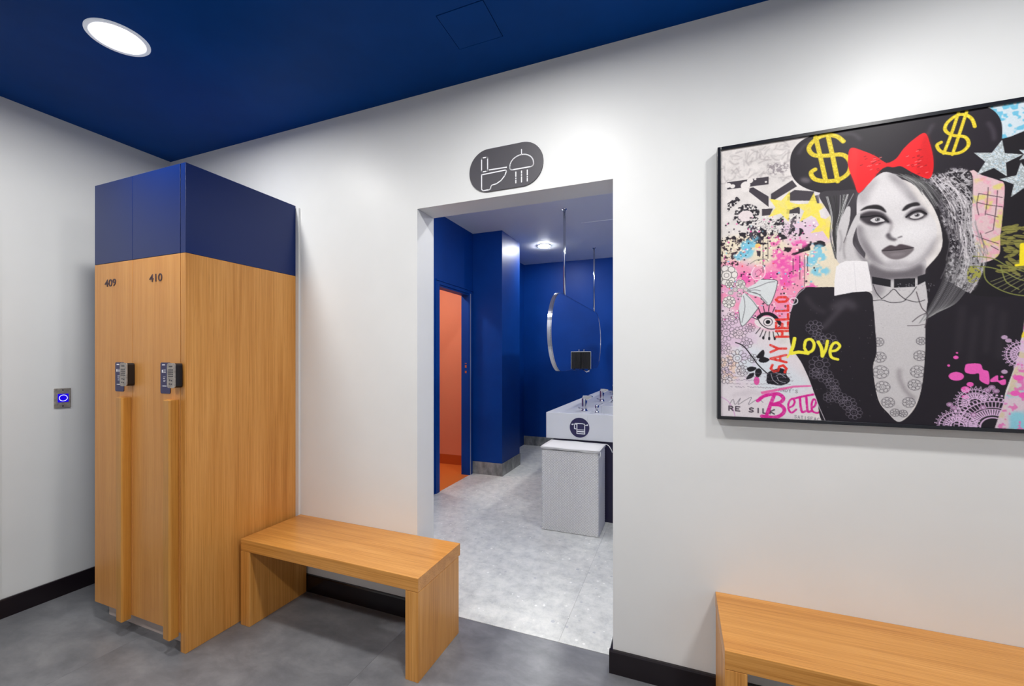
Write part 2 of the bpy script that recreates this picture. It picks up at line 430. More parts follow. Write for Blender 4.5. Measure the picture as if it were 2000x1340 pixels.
    for x0, y0, l in (((251, 461)), 0, 60), (((273, 453)), 0, 90), (((288, 450)), 0, 120), (((298, 455)), 0, 60), (((150, 377)), 0, 130), (((167, 383)), 0, 70):
        line([x0, (x0[0], x0[1] + l)], 2.2, (40, 26, 40), .9, sm=False)
    for k in range(500):
        x, y = _rs.uniform(4, 330), _rs.uniform(280, 690)
        col = [(38, 30, 40), (238, 232, 226), (226, 84, 164), (110, 190, 216), (224, 60, 60)][_rs.choice(5, p=[.34, .34, .2, .08, .04])]
        ell((x, y), _rs.uniform(1, 4.5), _rs.uniform(1, 4), col, .9)
    line([(112, 500),(125, 480),(146, 478),(158, 499),(150, 527),(123, 533),(110, 516)], 3, (240, 220, 226), .8, closed=True)
    line([(123, 505),(135, 495),(144, 508),(134, 520)], 2.5, (180, 60, 110), .7)
    line([(105, 469),(128, 456),(158, 455),(167, 464)], 3, (120, 116, 110), .8)
    # outlined blossoms, left margin
    for c, r, n in (((21, 509), 40, 7), ((71, 548), 18, 6), ((32, 545), 16, 6), ((30, 618), 24, 8)):
        ell(c, r, r, (222, 216, 212)); flower(c, r, n, 1.8, (86, 80, 82))
    for c, r, n in (((19, 742), 34, 11), ((40, 685), 26, 9), ((69, 743), 26, 9), ((12, 804), 26, 10), ((60, 846), 36, 12), ((15, 871), 30, 10), ((15, 919), 30, 11), ((93, 785), 22, 8), ((78, 895), 22, 8), ((1, 700), 20, 8), ((105, 724), 18, 8), ((114, 846), 18, 7)):
        flower(c, r, n, 1.8, (96, 86, 96), .9)
    fill([(41, 1001),(96, 969),(167, 983),(269, 974)], (180, 170, 180), .3, blur=4)
    # silvery ribbon bow
    rb = (206, 210, 212)
    fill([(91, 570),(123, 549),(144, 534),(193, 540),(198, 558),(186, 606),(169, 637),(142, 607),(102, 589)], rb)
    fill([(85, 584),(71, 620),(65, 653),(78, 717),(128, 655),(134, 647),(118, 618)], rb)
    line([(144, 534),(193, 540),(198, 558),(186, 606),(169, 637),(142, 607)], 2.5, (70, 66, 72)); line([(65, 653),(78, 717),(128, 655),(134, 643)], 2.5, (70, 66, 72))
    for q in ([(96, 572),(132, 562),(167, 548),(191, 546)], [(96, 576),(123, 574),(141, 579)], [(96, 580),(132, 590),(164, 628)], [(89, 588),(114, 618),(132, 647)], [(82, 596),(87, 641),(76, 702)], [(100, 576),(118, 586),(142, 595)]):
        line(q, 2.6, (92, 92, 98), .8)
    for c in ((71, 542), (78, 559), (52, 569), (36, 581), (67, 591), (89, 572)):
        ell(c, 11, 10, (196, 194, 190), tex=thr(N6, .3, .1)); ring(c, 8, 1.5, (110, 100, 104))
    # the drawn eye
    ell((164, 705), 44, 24, (222, 212, 214), rot=.12)
    line([(134, 684),(150, 672),(171, 671),(191, 684),(207, 710)], 13, (30, 26, 34)); line([(132, 688),(144, 712),(167, 729),(193, 730),(209, 718)], 3.5, (60, 54, 60))
    ring((167, 703), 15, 3, (80, 74, 84)); ell((167, 703), 8, 8, (22, 20, 26))
    for a, b in (((141, 725),(125, 748)), ((150, 733),(139, 761)), ((160, 739),(151, 767)), ((172, 741),(171, 770)), ((184, 742),(188, 770)), ((195, 738),(205, 762)), ((142, 670),(135, 649)), ((155, 662),(151, 640)), ((169, 661),(171, 637)), ((183, 665),(190, 646)), ((130, 692),(114, 683))):
        line([a, b], 3, (40, 36, 44), sm=False)
    for c in ((151, 765), (171, 768), (190, 768)): ell(c, 4, 7, (30, 28, 34))
    # black rose
    line([(54, 782),(82, 797),(110, 836),(132, 870),(157, 898),(171, 910)], 4, (30, 26, 32))
    for q in ([(127, 840),(139, 822),(151, 812),(155, 826),(150, 844),(135, 846)], [(135, 852),(150, 840),(172, 850),(160, 862),(142, 862)], [(94, 887),(107, 879),(127, 883),(119, 895),(102, 899)], [(91, 928),(102, 909),(119, 903),(116, 919),(102, 928)], [(125, 891),(139, 886),(146, 903),(132, 923),(123, 911)]):
        fill(q, (30, 28, 34))
    fill([(162, 923),(167, 902),(188, 890),(209, 884),(229, 894),(229, 910),(241, 929),(232, 943),(209, 952),(181, 948),(164, 943)], (28, 26, 34))
    for q in ([(181, 898),(202, 904),(226, 910)], [(177, 906),(184, 930),(202, 946)], [(195, 914),(209, 908),(226, 921)], [(198, 918),(205, 934),(226, 941)]):
        line(q, 1.8, (200, 196, 206), .9)
    ell((128, 935), 10, 17, (214, 70, 150), .9)
    # rows of tiny illegible handwriting
    for r, y in enumerate((438, 0, 0, 0)):
        pass
    for r in range(5):
        y = 905 + r * 14
        for k in range(26):
            x = 20 + r * 5 % 13 + k * 8.6
            if _rs.rand() < .86: line([(x, y + _rs.uniform(-2, 2)), (x + 3, y + _rs.uniform(-3, 3)), (x + 6, y + _rs.uniform(-2, 2))], 1.7, (112, 100, 116), .8)
    line([(32, 1032),(45, 1011),(52, 1032),(71, 1006),(63, 1031),(87, 1014),(110, 1001),(100, 1030),(132, 1008),(150, 1020)], 2, (90, 84, 98), .8)
    line([(-1, 1002),(27, 1020),(45, 1053),(52, 1083)], 3, (196, 130, 190), .7)
    text("RE SILK", (30, 1039), (24, 1.2), (0, 17), .6, 5, (64, 54, 66), .9)
    text("ANDY'S", (203, 962), (11.2, 1.0), (0, 12), .6, 2.3, (120, 116, 124), .9)
    text("SATISFACTION", (256, 1065), (10.5, .9), (0, 11), .6, 2, (120, 114, 126), .9)
    pfill([(141, 978),(253, 951),(322, 947),(322, 953),(253, 959),(146, 988)], (222, 80, 150), .8)
    # Better, brushed in magenta
    mg = (206, 34, 140)
    bt = 0.75 + 0.25 * thr(N6, .3, .2)
    line([(132, 1014),(153, 995),(184, 986),(205, 986),(219, 1001),(209, 1017),(181, 1027)], 13, mg, tex=bt)
    line([(188, 990),(177, 1023),(167, 1055),(160, 1076)], 13, mg, tex=bt)
    line([(181, 1027),(209, 1029),(222, 1045),(215, 1063),(191, 1076),(146, 1074)], 13, mg, tex=bt)
    line([(239, 1036),(251, 1028),(256, 1012),(248, 1002),(237, 1016),(236, 1042),(246, 1056),(261, 1043)], 7, mg, tex=bt)
    line([(273, 995),(276, 1033),(281, 1052),(291, 1048)], 8, mg, tex=bt); line([(294, 991),(296, 1026),(299, 1049),(309, 1047)], 8, mg, tex=bt)
    line([(251, 1002),(286, 991),(322, 982)], 8, mg, tex=bt)
    line([(312, 1035),(322, 1025),(325, 1007),(317, 1002),(311, 1021),(314, 1047),(332, 1052),(342, 1036)], 7, mg, tex=bt)
    # SAY HELLO, red, reading upwards
    red = (216, 52, 44)
    text("SAY", (177, 900), (-0.5, -39), (52, 0), .72, 9, red, tex=0.7 + 0.3 * thr(N6, .35, .2))
    text("HELLO", (195, 762), (-.2, -33.5), (40, 0), .66, 9, red, tex=0.7 + 0.3 * thr(N6, .35, .2))
    # yellow stars
    ys_ = 0.8 + 0.2 * thr(N12, .4, .2)
    star((219, 257), 62, (232, 214, 96), rot=.35, tex=ys_); star((312, 277), 60, (232, 212, 86), rot=.1, tex=ys_); star((358, 345), 56, (232, 212, 86), rot=.5, tex=ys_)
    for c in ((78, 292), (319, 399), (294, 416), (335, 187)): pass
    # pale paper behind head
    fill([(325, 209),(399, 220),(430, 278),(399, 407),(375, 347)], (206, 196, 206), .6, blur=4)
    # ---- sky-blue paper, top middle and right
    pfill([(813, -16),(971, -14),(971, 155),(842, 121)], (192, 204, 212)); pfill([(813, -16),(971, -14),(971, 155),(842, 121)], (104, 176, 204), tex=thr(N12, .55, .1))
    # dark ground right of the head
    fill([(745, 144),(849, 112),(971, 155),(971, 780),(886, 745),(745, 706),(719, 493),(745, 320)], (30, 27, 32))
    # olive leaves
    for k in range(70):
        x = _rs.uniform(845, 965); y = _rs.uniform(410, 560)
        ell((x, y), _rs.uniform(10, 22), _rs.uniform(4, 8), (132, 128, 66), .85, rot=_rs.uniform(-1, 1)); line([(x - 12, y), (x + 12, y + 2)], 1.3, (40, 38, 26), .8)
    # pink and straw patch with cracked lines
    patch = [(756, 202),(795, 226),(836, 250),(851, 269),(848, 347),(841, 435),(835, 503),(782, 519),(759, 444),(732, 318)]
    fill(patch, (206, 176, 180)); fill(patch, (204, 190, 120), tex=thr(N30, .5, .15)); fill(patch, (214, 150, 170), .7, tex=thr(N12, .55, .1))
    for q in ([(787, 287),(817, 298),(846, 309)], [(782, 316),(811, 329),(846, 340)], [(806, 359),(836, 373)], [(778, 429),(811, 449),(836, 462)], [(811, 270),(808, 320),(803, 362)], [(834, 284),(830, 348),(823, 416)], [(787, 287),(782, 325),(787, 360)], [(791, 421),(800, 466),(798, 500)], [(823, 416),(804, 424)], [(817, 467),(836, 483)]):
        line(q, 2.2, (64, 44, 56), .9)
    # ---- broad black brimmed hat
    hat = (34, 29, 37)
    fill([(241, 98),(249, 46),(286, 7),(351, -7),(430, -11),(521, -11),(608, -15),(692, -18),(772, -15),(817, 6),(842, 50),(845, 111),(834, 160),(804, 193),(759, 208),(692, 215),(636, 219),(565, 204),(491, 222),(430, 232),(351, 224),(283, 189),(249, 145)], hat)
    for q in ([(269, 59),(286, 33),(319, 21)], [(399, 10),(438, 17),(461, 41)], [(811, 52),(823, 81),(826, 111)], [(653, 60),(661, 40),(667, 30)]):
        line(q, 9, (104, 98, 108), .5, blur=4)
    ell((291, 165), 18, 10, (120, 112, 118), .7, blur=4, rot=.4)
    # gold glitter dollar signs
    glit = 0.55 + 0.45 * vnoise(2.5, 77, 1)
    def gold(q, w):
        line(q, w, (206, 182, 36), 1); line(q, w * .75, (246, 226, 80), .8, tex=thr(N3, .5, .2))
    gold([(410, 39),(389, 16),(354, 5),(319, 19),(302, 46),(319, 74),(359, 83),(407, 88),(430, 118),(427, 156),(399, 178),(359, 179),(322, 166),(309, 140),(322, 129)], 15)
    gold([(324, 7),(340, 91),(356, 179)], 15); gold([(362, 5),(378, 94),(393, 185)], 15)
    gold([(777, 58),(769, 30),(751, 12),(729, 11),(705, 31),(700, 55),(719, 76),(752, 89),(761, 116),(745, 137),(719, 140),(689, 127),(678, 104),(689, 95)], 10)
    gold([(735, 2),(716, 72),(696, 135)], 9); gold([(756, 3),(737, 76),(719, 143)], 9)
    # silver glitter stars
    for c, r, ro in (((831, 180), 66, .22), ((897, 259), 60, -.1), ((911, 174), 30, .3)):
        star(c, r, (150, 158, 160), rot=ro); star(c, r * .96, (206, 212, 216), rot=ro, tex=thr(N3, .45, .1)); star(c, r * .9, (120, 150, 170), rot=ro, tex=thr(N3, .66, .05) * .8)
    # ---- hair mass
    fill([(461, 240),(476, 190),(550, 165),(636, 188),(705, 194),(765, 209),(772, 288),(769, 375),(778, 463),(791, 569),(759, 636),(705, 669),(650, 666),(636, 558),(692, 455),(664, 309),(579, 206)], (34, 30, 36))
    fill([(335, 226),(399, 220),(461, 236),(461, 338),(476, 471),(430, 505),(383, 463),(375, 328)], (56, 52, 58))
    S = np.random.RandomState(12)
    fr_ = [(698, 203),(763, 210),(768, 323),(777, 411),(800, 500),(778, 603),(721, 652),(702, 562),(713, 439),(689, 348)]
    fill(fr_, (176, 172, 176), .8, blur=3, tex=thr(N6, .52, .05)); fill(fr_, (214, 210, 214), .8, blur=2, tex=thr(N3, .66, .04))
    fill([(636, 206),(698, 211),(705, 265),(664, 259)], (196, 192, 198), .7, blur=4, tex=thr(N6, .5, .06))
    for k in range(150):      # pale strands on the right
        x = S.uniform(0, 1); t0 = S.uniform(0, .6)
        base = [(702, 216),(763, 308),(774, 414),(806, 518),(765, 651)]; inner = [(622, 204),(692, 316),(713, 425),(705, 527),(653, 659)]
        p = [(b[0] * x + i[0] * (1 - x) + S.uniform(-16, 16), b[1] * x + i[1] * (1 - x) + S.uniform(-12, 12)) for b, i in zip(base, inner)]
        j = S.randint(0, 4); g = S.uniform(120, 225)
        line(smooth_pts(p, False)[j * 6: j * 6 + 9], S.uniform(1, 2.4), (g, g * .97, g * .99) if x > .35 else (90, 86, 92), .8, sm=False)
    for k in range(40):
        x = S.uniform(0, 1)
        p = [(1720 * 0 + a[0] * (1 - x) + b[0] * x, a[1] * (1 - x) + b[1] * x) for a, b in zip([(528, 174),(594, 208),(636, 278),(661, 344)], [(622, 195),(678, 248),(705, 297),(727, 353)])]
        g = S.uniform(50, 200)
        line(smooth_pts(p, False)[S.randint(0, 8):S.randint(10, 20)], S.uniform(1, 2.2), (g, g, g), .7, sm=False)
    for k in range(26):       # loose curls by the hand
        x = S.uniform(0, 1)
        p = [(a[0] * (1 - x) + b[0] * x + S.uniform(-4, 4), a[1]) for a, b in zip([(354, 238),(374, 308),(370, 385),(383, 472)], [(442, 251),(415, 313),(399, 388),(415, 475)])]
        g = S.choice([40, 180, 210, 60]); line(p, 2, (g, g, g), .8)
    # ---- neck and chest
    skin = (192, 188, 190)
    fill([(491, 473),(636, 486),(645, 567),(653, 649),(647, 738),(645, 846),(636, 945),(615, 1018),(575, 1070),(543, 1042),(515, 991),(500, 883),(509, 828),(505, 734),(496, 613),(485, 547)], skin)
    fill([(487, 500),(536, 528),(594, 531),(636, 513),(640, 558),(579, 563),(491, 557)], (88, 82, 88), .85, blur=5)
    fill([(491, 557),(524, 564),(530, 606),(503, 623)], (120, 114, 120), .6, blur=6)
    line([(575, 886),(575, 919),(594, 965),(617, 988)], 8, (108, 98, 104), .7, blur=5)
    line([(543, 1009),(559, 1012),(575, 1029)], 4, (150, 142, 148), .5, blur=4)
    for c, r in (((515, 787), 15), ((518, 842), 18), ((521, 896), 22), ((527, 950), 20), ((542, 1005), 18), ((635, 785), 13), ((632, 837), 17), ((626, 893), 20), ((617, 940), 18), ((601, 1003), 17), ((562, 1041), 13), ((585, 1043), 12)):
        flower(c, r, 7, 1.3, (84, 80, 86), .9); ring(c, r * 1.08, 1.3, (84, 80, 86), .8)
    # ---- face
    face = [(453, 252),(450, 318),(452, 392),(468, 444),(499, 492),(545, 522),(584, 525),(619, 515),(653, 482),(675, 428),(674, 375),(647, 321),(628, 290),(584, 210),(539, 174),(503, 189),(471, 229)]
    fill(face, (206, 202, 204))
    fill([(450, 356),(470, 367),(491, 435),(524, 494),(558, 523),(499, 496),(468, 448),(452, 397)], (104, 98, 104), .75, blur=6)
    fill([(453, 243),(476, 220),(509, 195),(491, 258),(467, 282)], (130, 124, 130), .55, blur=7)
    fill([(543, 178),(585, 211),(631, 294),(653, 333),(608, 287),(568, 234)], (112, 106, 112), .6, blur=6)
    fill([(683, 422),(667, 478),(625, 517),(587, 527),(636, 486),(667, 435)], (132, 126, 132), .6, blur=6)
    fill([(545, 496),(587, 499),(622, 517),(584, 528),(545, 525)], (150, 144, 150), .5, blur=6)
    ell((608, 401), 55, 34, (222, 219, 221), .7, blur=14); ell((536, 255), 60, 40, (218, 214, 216), .6, blur=14); ell((491, 388), 26, 30, (190, 186, 188), .6, blur=9)
    # brows, eyes
    fill([(461, 304),(479, 290),(509, 288),(528, 300),(537, 320),(515, 306),(485, 300)], (30, 26, 30), blur=1)
    fill([(582, 318),(595, 300),(622, 294),(632, 306),(609, 309),(591, 319)], (36, 32, 36), blur=1)
    fill([(456, 326),(473, 311),(500, 309),(530, 322),(552, 360),(534, 356),(511, 365),(479, 355)], (48, 42, 48), .95, blur=3)
    fill([(491, 342),(505, 334),(519, 336),(533, 349),(518, 352),(503, 352)], (200, 196, 198)); ell((512, 342), 8, 7, (104, 102, 106)); ell((512, 342), 3.5, 3.5, (24, 22, 26)); ell((509, 340), 1.6, 1.6, (250, 250, 250))
    line([(461, 327),(488, 328),(506, 327),(524, 333),(543, 354)], 6, (24, 20, 26)); line([(485, 348),(506, 358),(527, 355)], 2.5, (40, 34, 40))
    fill([(591, 343),(601, 326),(619, 316),(640, 318),(653, 340),(639, 354),(614, 357)], (62, 56, 62), .9, blur=3)
    fill([(604, 344),(618, 334),(632, 333),(642, 342),(628, 351),(614, 351)], (198, 194, 196)); ell((624, 340), 7.5, 6.5, (104, 100, 106)); ell((624, 340), 3.5, 3.5, (24, 22, 26)); ell((621, 337), 1.6, 1.6, (250, 250, 250))
    line([(594, 343),(612, 329),(632, 326),(649, 339)], 6, (24, 20, 26)); line([(604, 350),(622, 356),(640, 351)], 2.2, (50, 44, 50))
    # nose
    line([(547, 349),(552, 367),(546, 393),(539, 407)], 7, (120, 112, 118), .65, blur=3)
    fill([(537, 399),(542, 416),(559, 425),(568, 419),(556, 410),(547, 396)], (70, 64, 70), .85, blur=2)
    line([(571, 414),(581, 411)], 4, (60, 54, 60), .85, blur=1); ell((562, 402), 12, 12, (216, 213, 215), .6, blur=4)
    # mouth
    fill([(524, 455),(547, 439),(564, 444),(579, 438),(614, 454),(587, 459),(562, 460),(539, 460)], (72, 62, 68), blur=1)
    fill([(525, 457),(562, 460),(614, 456),(600, 479),(577, 491),(553, 489),(534, 475)], (112, 104, 108), blur=1); ell((568, 474), 22, 5, (146, 138, 142), .6, blur=3)
    line([(525, 457),(558, 458),(587, 457),(614, 454)], 3, (36, 30, 34))
    # choker and chains
    pfill([(496, 548),(550, 563),(550, 590),(496, 574)], (34, 32, 38)); pfill([(559, 561),(619, 562),(619, 593),(559, 593)], (34, 32, 38)); pfill([(625, 557),(656, 546),(660, 568),(625, 588)], (34, 32, 38))
    for k in range(60): ell((S.uniform(548, 722), S.uniform(578, 610)), 1.4, 1.4, (150, 148, 156), .8)
    for q in ([(499, 578),(509, 608),(524, 631)], [(524, 631),(542, 615),(559, 598),(575, 619),(591, 636)], [(491, 637),(524, 635),(550, 645),(579, 645),(594, 637)], [(591, 636),(608, 617),(622, 593)], [(591, 636),(622, 647),(645, 641)]):
        line(q, 2.4, (50, 46, 52))
    # ---- jacket
    jk = (35, 31, 38)
    fill([(288, 576),(335, 577),(383, 580),(436, 596),(491, 607),(500, 660),(505, 734),(509, 824),(499, 883),(514, 995),(543, 1044),(575, 1073),(615, 1027),(636, 951),(645, 846),(647, 738),(653, 649),(678, 578),(705, 577),(772, 628),(849, 641),(971, 640),(971, 747),(900, 762),(886, 833),(855, 952),(811, 1105),(575, 1112),(367, 1106),(327, 1001),(299, 914),(269, 846),(246, 806),(237, 737),(243, 668),(261, 606)], jk)
    line([(383, 654),(415, 637),(438, 653)], 26, (84, 78, 86), .6, blur=8); line([(348, 730),(380, 689),(407, 656)], 14, (96, 90, 98), .5, blur=6); line([(294, 611),(319, 652),(351, 672)], 12, (74, 68, 76), .5, blur=6)
    for x in ((745, 671), (778, 707), (817, 674), (849, 693)):
        line([x, (x[0] - 12, x[1] + 150)], 14, (62, 58, 64), .45, blur=7, sm=False)
    line([(244, 826),(273, 854),(302, 928),(329, 1013),(354, 1081)], 2, (210, 200, 210), .9); line([(243, 664),(263, 606),(289, 578)], 2, (210, 205, 212), .9)
    ring((253, 625), 13, 3, (220, 216, 222)); line([(219, 601),(249, 605)], 2, (210, 200, 210), .8)
    for c, r, n in (((319, 729), 28, 9), ((364, 784), 30, 8), ((335, 869), 34, 9), ((354, 914), 26, 8), ((322, 904), 20, 7), ((375, 942), 22, 8), ((402, 995), 22, 8), ((424, 1013), 26, 9), ((442, 1046), 26, 9), ((367, 992), 20, 7), ((386, 965), 16, 6), ((332, 768), 22, 8)):
        flower(c, r, n, 1.8, (128, 120, 134), .6)
    for k in range(60): ell((S.uniform(300, 560), S.uniform(560, 1060)), 1.3, 1.3, (120, 114, 124), .6)
    # strands over the jacket
    for k in range(26):
        x = k / 26
        p = [(a[0] * (1 - x) + b[0] * x, a[1] * (1 - x) + b[1] * x) for a, b in zip([(705, 501),(692, 579),(657, 667),(629, 723)], [(804, 509),(772, 585),(732, 653),(689, 679)])]
        g = S.uniform(90, 200); line(p, 1.6, (g, g, g), .6)
    line([(622, 611),(636, 666),(653, 694),(645, 738)], 3, (70, 60, 66), .8); line([(611, 716),(629, 698),(647, 688)], 3, (70, 60, 66), .8); line([(597, 730),(622, 730),(645, 727)], 2, (70, 60, 66), .8)
    # golden chains at the shoulder
    for q in ([(765, 532),(811, 539),(849, 556),(886, 584),(935, 604)], [(772, 498),(823, 511),(861, 540),(935, 579)], [(800, 535),(804, 578),(830, 609),(874, 634),(935, 646)], [(842, 538),(855, 590),(886, 618)]):
        line(q, 3.5, (128, 132, 70), .9)
    for a, b in (((817, 588),(880, 562)), ((823, 599),(889, 566)), ((834, 610),(896, 573)), ((849, 617),(906, 577)), ((868, 625),(911, 591)), ((886, 630),(918, 598))):
        line([a, b], 2, (140, 140, 96), .8, sm=False)
    fill([(759, 540),(778, 537),(793, 555),(785, 582),(761, 584)], (150, 148, 70), tex=thr(N6, .4, .1))
    line([(895, 472),(894, 534)], 13, (232, 212, 40), sm=False); line([(880, 538),(902, 536)], 8, (232, 212, 40), sm=False)
    # ---- hand and cuff
    fill([(399, 493),(389, 429),(396, 349),(408, 313),(422, 284),(432, 293),(427, 353),(419, 394),(433, 354),(449, 318),(459, 313),(459, 334),(442, 389),(439, 421),(452, 450),(476, 496)], (192, 188, 190))
    line([(418, 399),(411, 437),(415, 475)], 5, (120, 114, 118), .6, blur=2); line([(399, 369),(405, 408),(399, 445)], 5, (130, 124, 128), .6, blur=2); line([(427, 353),(418, 394),(411, 416)], 2.5, (80, 74, 78), .8)
    fill([(442, 411),(461, 451),(485, 494),(476, 497),(452, 465)], (110, 104, 110), .6, blur=3)
    pfill([(388, 503),(402, 491),(416, 485),(449, 486),(482, 492),(490, 543),(497, 600),(439, 602),(382, 612),(383, 555)], (226, 222, 224)); line([(442, 491),(449, 597)], 2, (206, 202, 206), .8)
    # ---- LOVE in yellow
    yl = (232, 222, 62)
    line([(256, 769),(251, 799),(244, 826),(269, 822),(299, 827)], 12, yl); line([(251, 810),(232, 842)], 6, yl, .9)
    line([(288, 799),(293, 778),(309, 774),(319, 792),(314, 815),(298, 823),(288, 807)], 10, yl)
    line([(332, 784),(342, 807),(345, 838)], 11, yl); line([(345, 838),(356, 811),(361, 781)], 10, yl)
    line([(375, 819),(389, 815),(399, 800),(389, 787),(377, 794),(369, 819),(374, 842),(393, 850)], 9.5, yl)
    # ---- red bow
    rd = (226, 26, 34)
    fill([(433, 68),(476, 89),(509, 113),(524, 129),(539, 141),(553, 138),(568, 127),(587, 98),(615, 70),(645, 54),(659, 93),(668, 148),(667, 193),(657, 216),(636, 206),(608, 185),(579, 160),(558, 160),(539, 155),(521, 164),(499, 193),(476, 220),(455, 237),(442, 194),(427, 144),(424, 110)], rd)
    fill([(645, 58),(659, 93),(667, 148),(664, 192),(653, 210),(622, 186),(629, 124)], (190, 14, 24), .6, blur=4); fill([(436, 74),(455, 92),(449, 167),(455, 228),(430, 154)], (240, 50, 50), .5, blur=3)
    for k in range(46):
        q = [((476, 115), (521, 160)), ((601, 119), (636, 179))][k % 2]
        x = S.uniform(0, 1); c = (q[0][0] * (1 - x) + q[1][0] * x + S.uniform(-26, 26), q[0][1] * (1 - x) + q[1][1] * x + S.uniform(-24, 24))
        line([c, (c[0] + 6, c[1] - 2)], 2.4, (120, 8, 20) if k % 3 else (255, 130, 130), .8, sm=False)
    # ---- pastel strip lower right
    strip = [(971, 615),(902, 695),(891, 813),(861, 948),(821, 1104),(971, 1128)]
    pfill(strip, (208, 190, 200)); pfill(strip, (120, 196, 214), tex=thr(N80, .52, .1) * .8); pfill(strip, (206, 190, 150), tex=thr(N30, .56, .1) * .7); pfill(strip, (214, 120, 176), tex=thr(N12, .62, .06))
    pfill([(894, 765),(902, 749),(913, 769),(892, 779)], (232, 210, 60))
    # pink splashes
    pk = (228, 92, 178)
    fill([(752, 874),(759, 865),(790, 865),(798, 884),(811, 891),(814, 924),(809, 934),(790, 921),(787, 898),(772, 900),(753, 894)], pk)
    fill([(817, 917),(834, 903),(837, 920),(853, 916),(854, 932),(844, 935),(834, 925),(818, 926)], pk)
    for c, rx, ry in (((729, 908), 20, 15), ((728, 843), 7, 6), ((731, 827), 3, 3), ((709, 871), 4, 4), ((765, 935), 9, 8), ((753, 953), 12, 11), ((753, 978), 10, 7), ((845, 908), 4, 4), ((886, 911), 12, 9), ((877, 962), 12, 9), ((898, 968), 12, 10)):
        ell(c, rx, ry, pk)
    # lace mandala rings
    lc = (214, 180, 214)
    def mandala(c, r, a0, a1):
        for f, w in ((.30, 4), (.38, 2), (.56, 2.4), (.62, 2.4), (.80, 2.2)):
            t = np.linspace(a0, a1, 24); line(np.c_[c[0] + r * f * np.cos(t), c[1] + r * f * np.sin(t)], w, lc, sm=False)
        n = int(abs(a1 - a0) * r * .085)
        for t in np.linspace(a0, a1, n):
            ct, st_ = math.cos(t), math.sin(t)
            line([(c[0] + r * .64 * ct, c[1] + r * .64 * st_), (c[0] + r * .78 * ct, c[1] + r * .78 * st_)], 2.2, lc, sm=False)
            ring((c[0] + r * .87 * ct, c[1] + r * .87 * st_), r * .06, 2, lc); ell((c[0] + r * ct, c[1] + r * st_), r * .03, r * .03, lc)
            line([(c[0] + r * .40 * ct, c[1] + r * .40 * st_), (c[0] + r * .54 * ct, c[1] + r * .54 * st_)], 4, lc, sm=False)
    mandala((823, 1078), 108, -3.25, -1.25); mandala((732, 1080), 60, -3.2, 0.1); mandala((778, 998), 56, -3.6, -.4)
    for c in ((712, 1006), (820, 944), (723, 1017), (809, 953), (830, 956), (774, 1038), (798, 1012)):
        ell(c, 9, 8, lc, .8); ring(c, 6, 1.6, (120, 60, 110))
    mandala((896, 833), 50, 1.5, 4.9)
    for c in ((851, 776), (861, 787), (851, 891)): ell(c, 8, 7, lc, .8)
    IMG[...] *= (0.97 + 0.06 * vnoise(2, 99, 1))[..., None]

paint()

# ---------------------------------------------------------------- the setting
WY, WX = 1.95, -3.45                 # front face of the long wall, face of the left wall
CZ, IZ = 2.857, 2.975                # the two ceiling heights
DL, DR, DT, WT = -1.325, -0.277, 2.238, 0.165   # opening in the long wall, wall thickness

struct('wall_back', MB().box(WX - .1, DL, WY, WY + WT, 0, IZ).box(DR, 2.5, WY, WY + WT, 0, IZ).box(DL, DR, WY, WY + WT, DT, IZ), 'white')
struct('wall_left', B(WX - .1, WX, -1.9, WY, 0, CZ), 'white')
struct('wall_right', B(2.4, 2.5, -1.9, WY, 0, CZ), 'white')
struct('wall_front', B(WX - .1, 2.5, -2.0, -1.9, 0, CZ), 'white')
ceil = struct('ceiling', MB().box(WX, -.947, -1.9, WY, CZ, CZ + .1).box(-.727, 2.4, -1.9, WY, CZ, CZ + .1).box(-.947, -.727, -1.9, 1.526, CZ, CZ + .1).box(-.947, -.727, 1.734, WY, CZ, CZ + .1), 'navy_ceiling')
# access hatch cut into the ceiling, hairline gap round it
t = thing('access_hatch', 'small square navy access hatch set flush in the blue ceiling', 'hatch', (-.837, 1.63, CZ))
obj('panel', B(-.944, -.730, 1.529, 1.731, CZ - .001, CZ + .02), 'navy_ceiling', t)
obj('hatch_frame', MB().box(-.947, -.727, 1.526, 1.734, CZ + .03, CZ + .04), 'navy_dark', t)

# floors: cement tiles outside, terrazzo tiles in the washroom; each tile its own piece
fl = struct('floor', B(WX - .1, 2.5, -2.0, 2.053, -.06, -.006), 'grout')
g = .0009
xs = [WX, -2.56, -1.34, -.12, 1.10, 2.4]; ysx = [[-1.9, -.42, .80, 2.052], [-1.9, -1.03, .19, 2.052], [-1.9, -.42, .80, 2.052], [-1.9, -1.03, .19, 2.052], [-1.9, -.42, .80, 2.052]]
for i in range(5):
    for y0, y1 in zip(ysx[i][:-1], ysx[i][1:]):
        obj('tile', B(xs[i] + g * .5, xs[i + 1] - g * .5, y0 + g * .5, y1 - g * .5, -.006, 0), 'tile_dark', fl, bevel=.0006, loc=(xs[i], y0, 0))
fi = struct('floor_washroom', B(-2.48, 1.1, 2.053, 6.67, -.06, -.006), 'seam')
for x0, x1 in ((-2.48, -1.76), (-1.76, -.56), (-.56, .64), (.64, 1.0)):
    for y0, y1 in ((2.054, 2.66), (2.66, 3.86), (3.86, 5.06), (5.06, 6.26), (6.26, 6.57)):
        if x0 < -2 and y0 < 5.06 or x0 < -2: x0_ = -2.38
        else: x0_ = x0
        obj('tile', B(x0_ + g * .4, x1 - g * .4, y0 + g * .4, y1 - g * .4, -.006, 0), 'terrazzo', fi, bevel=.0005, loc=(x0, y0, 0))

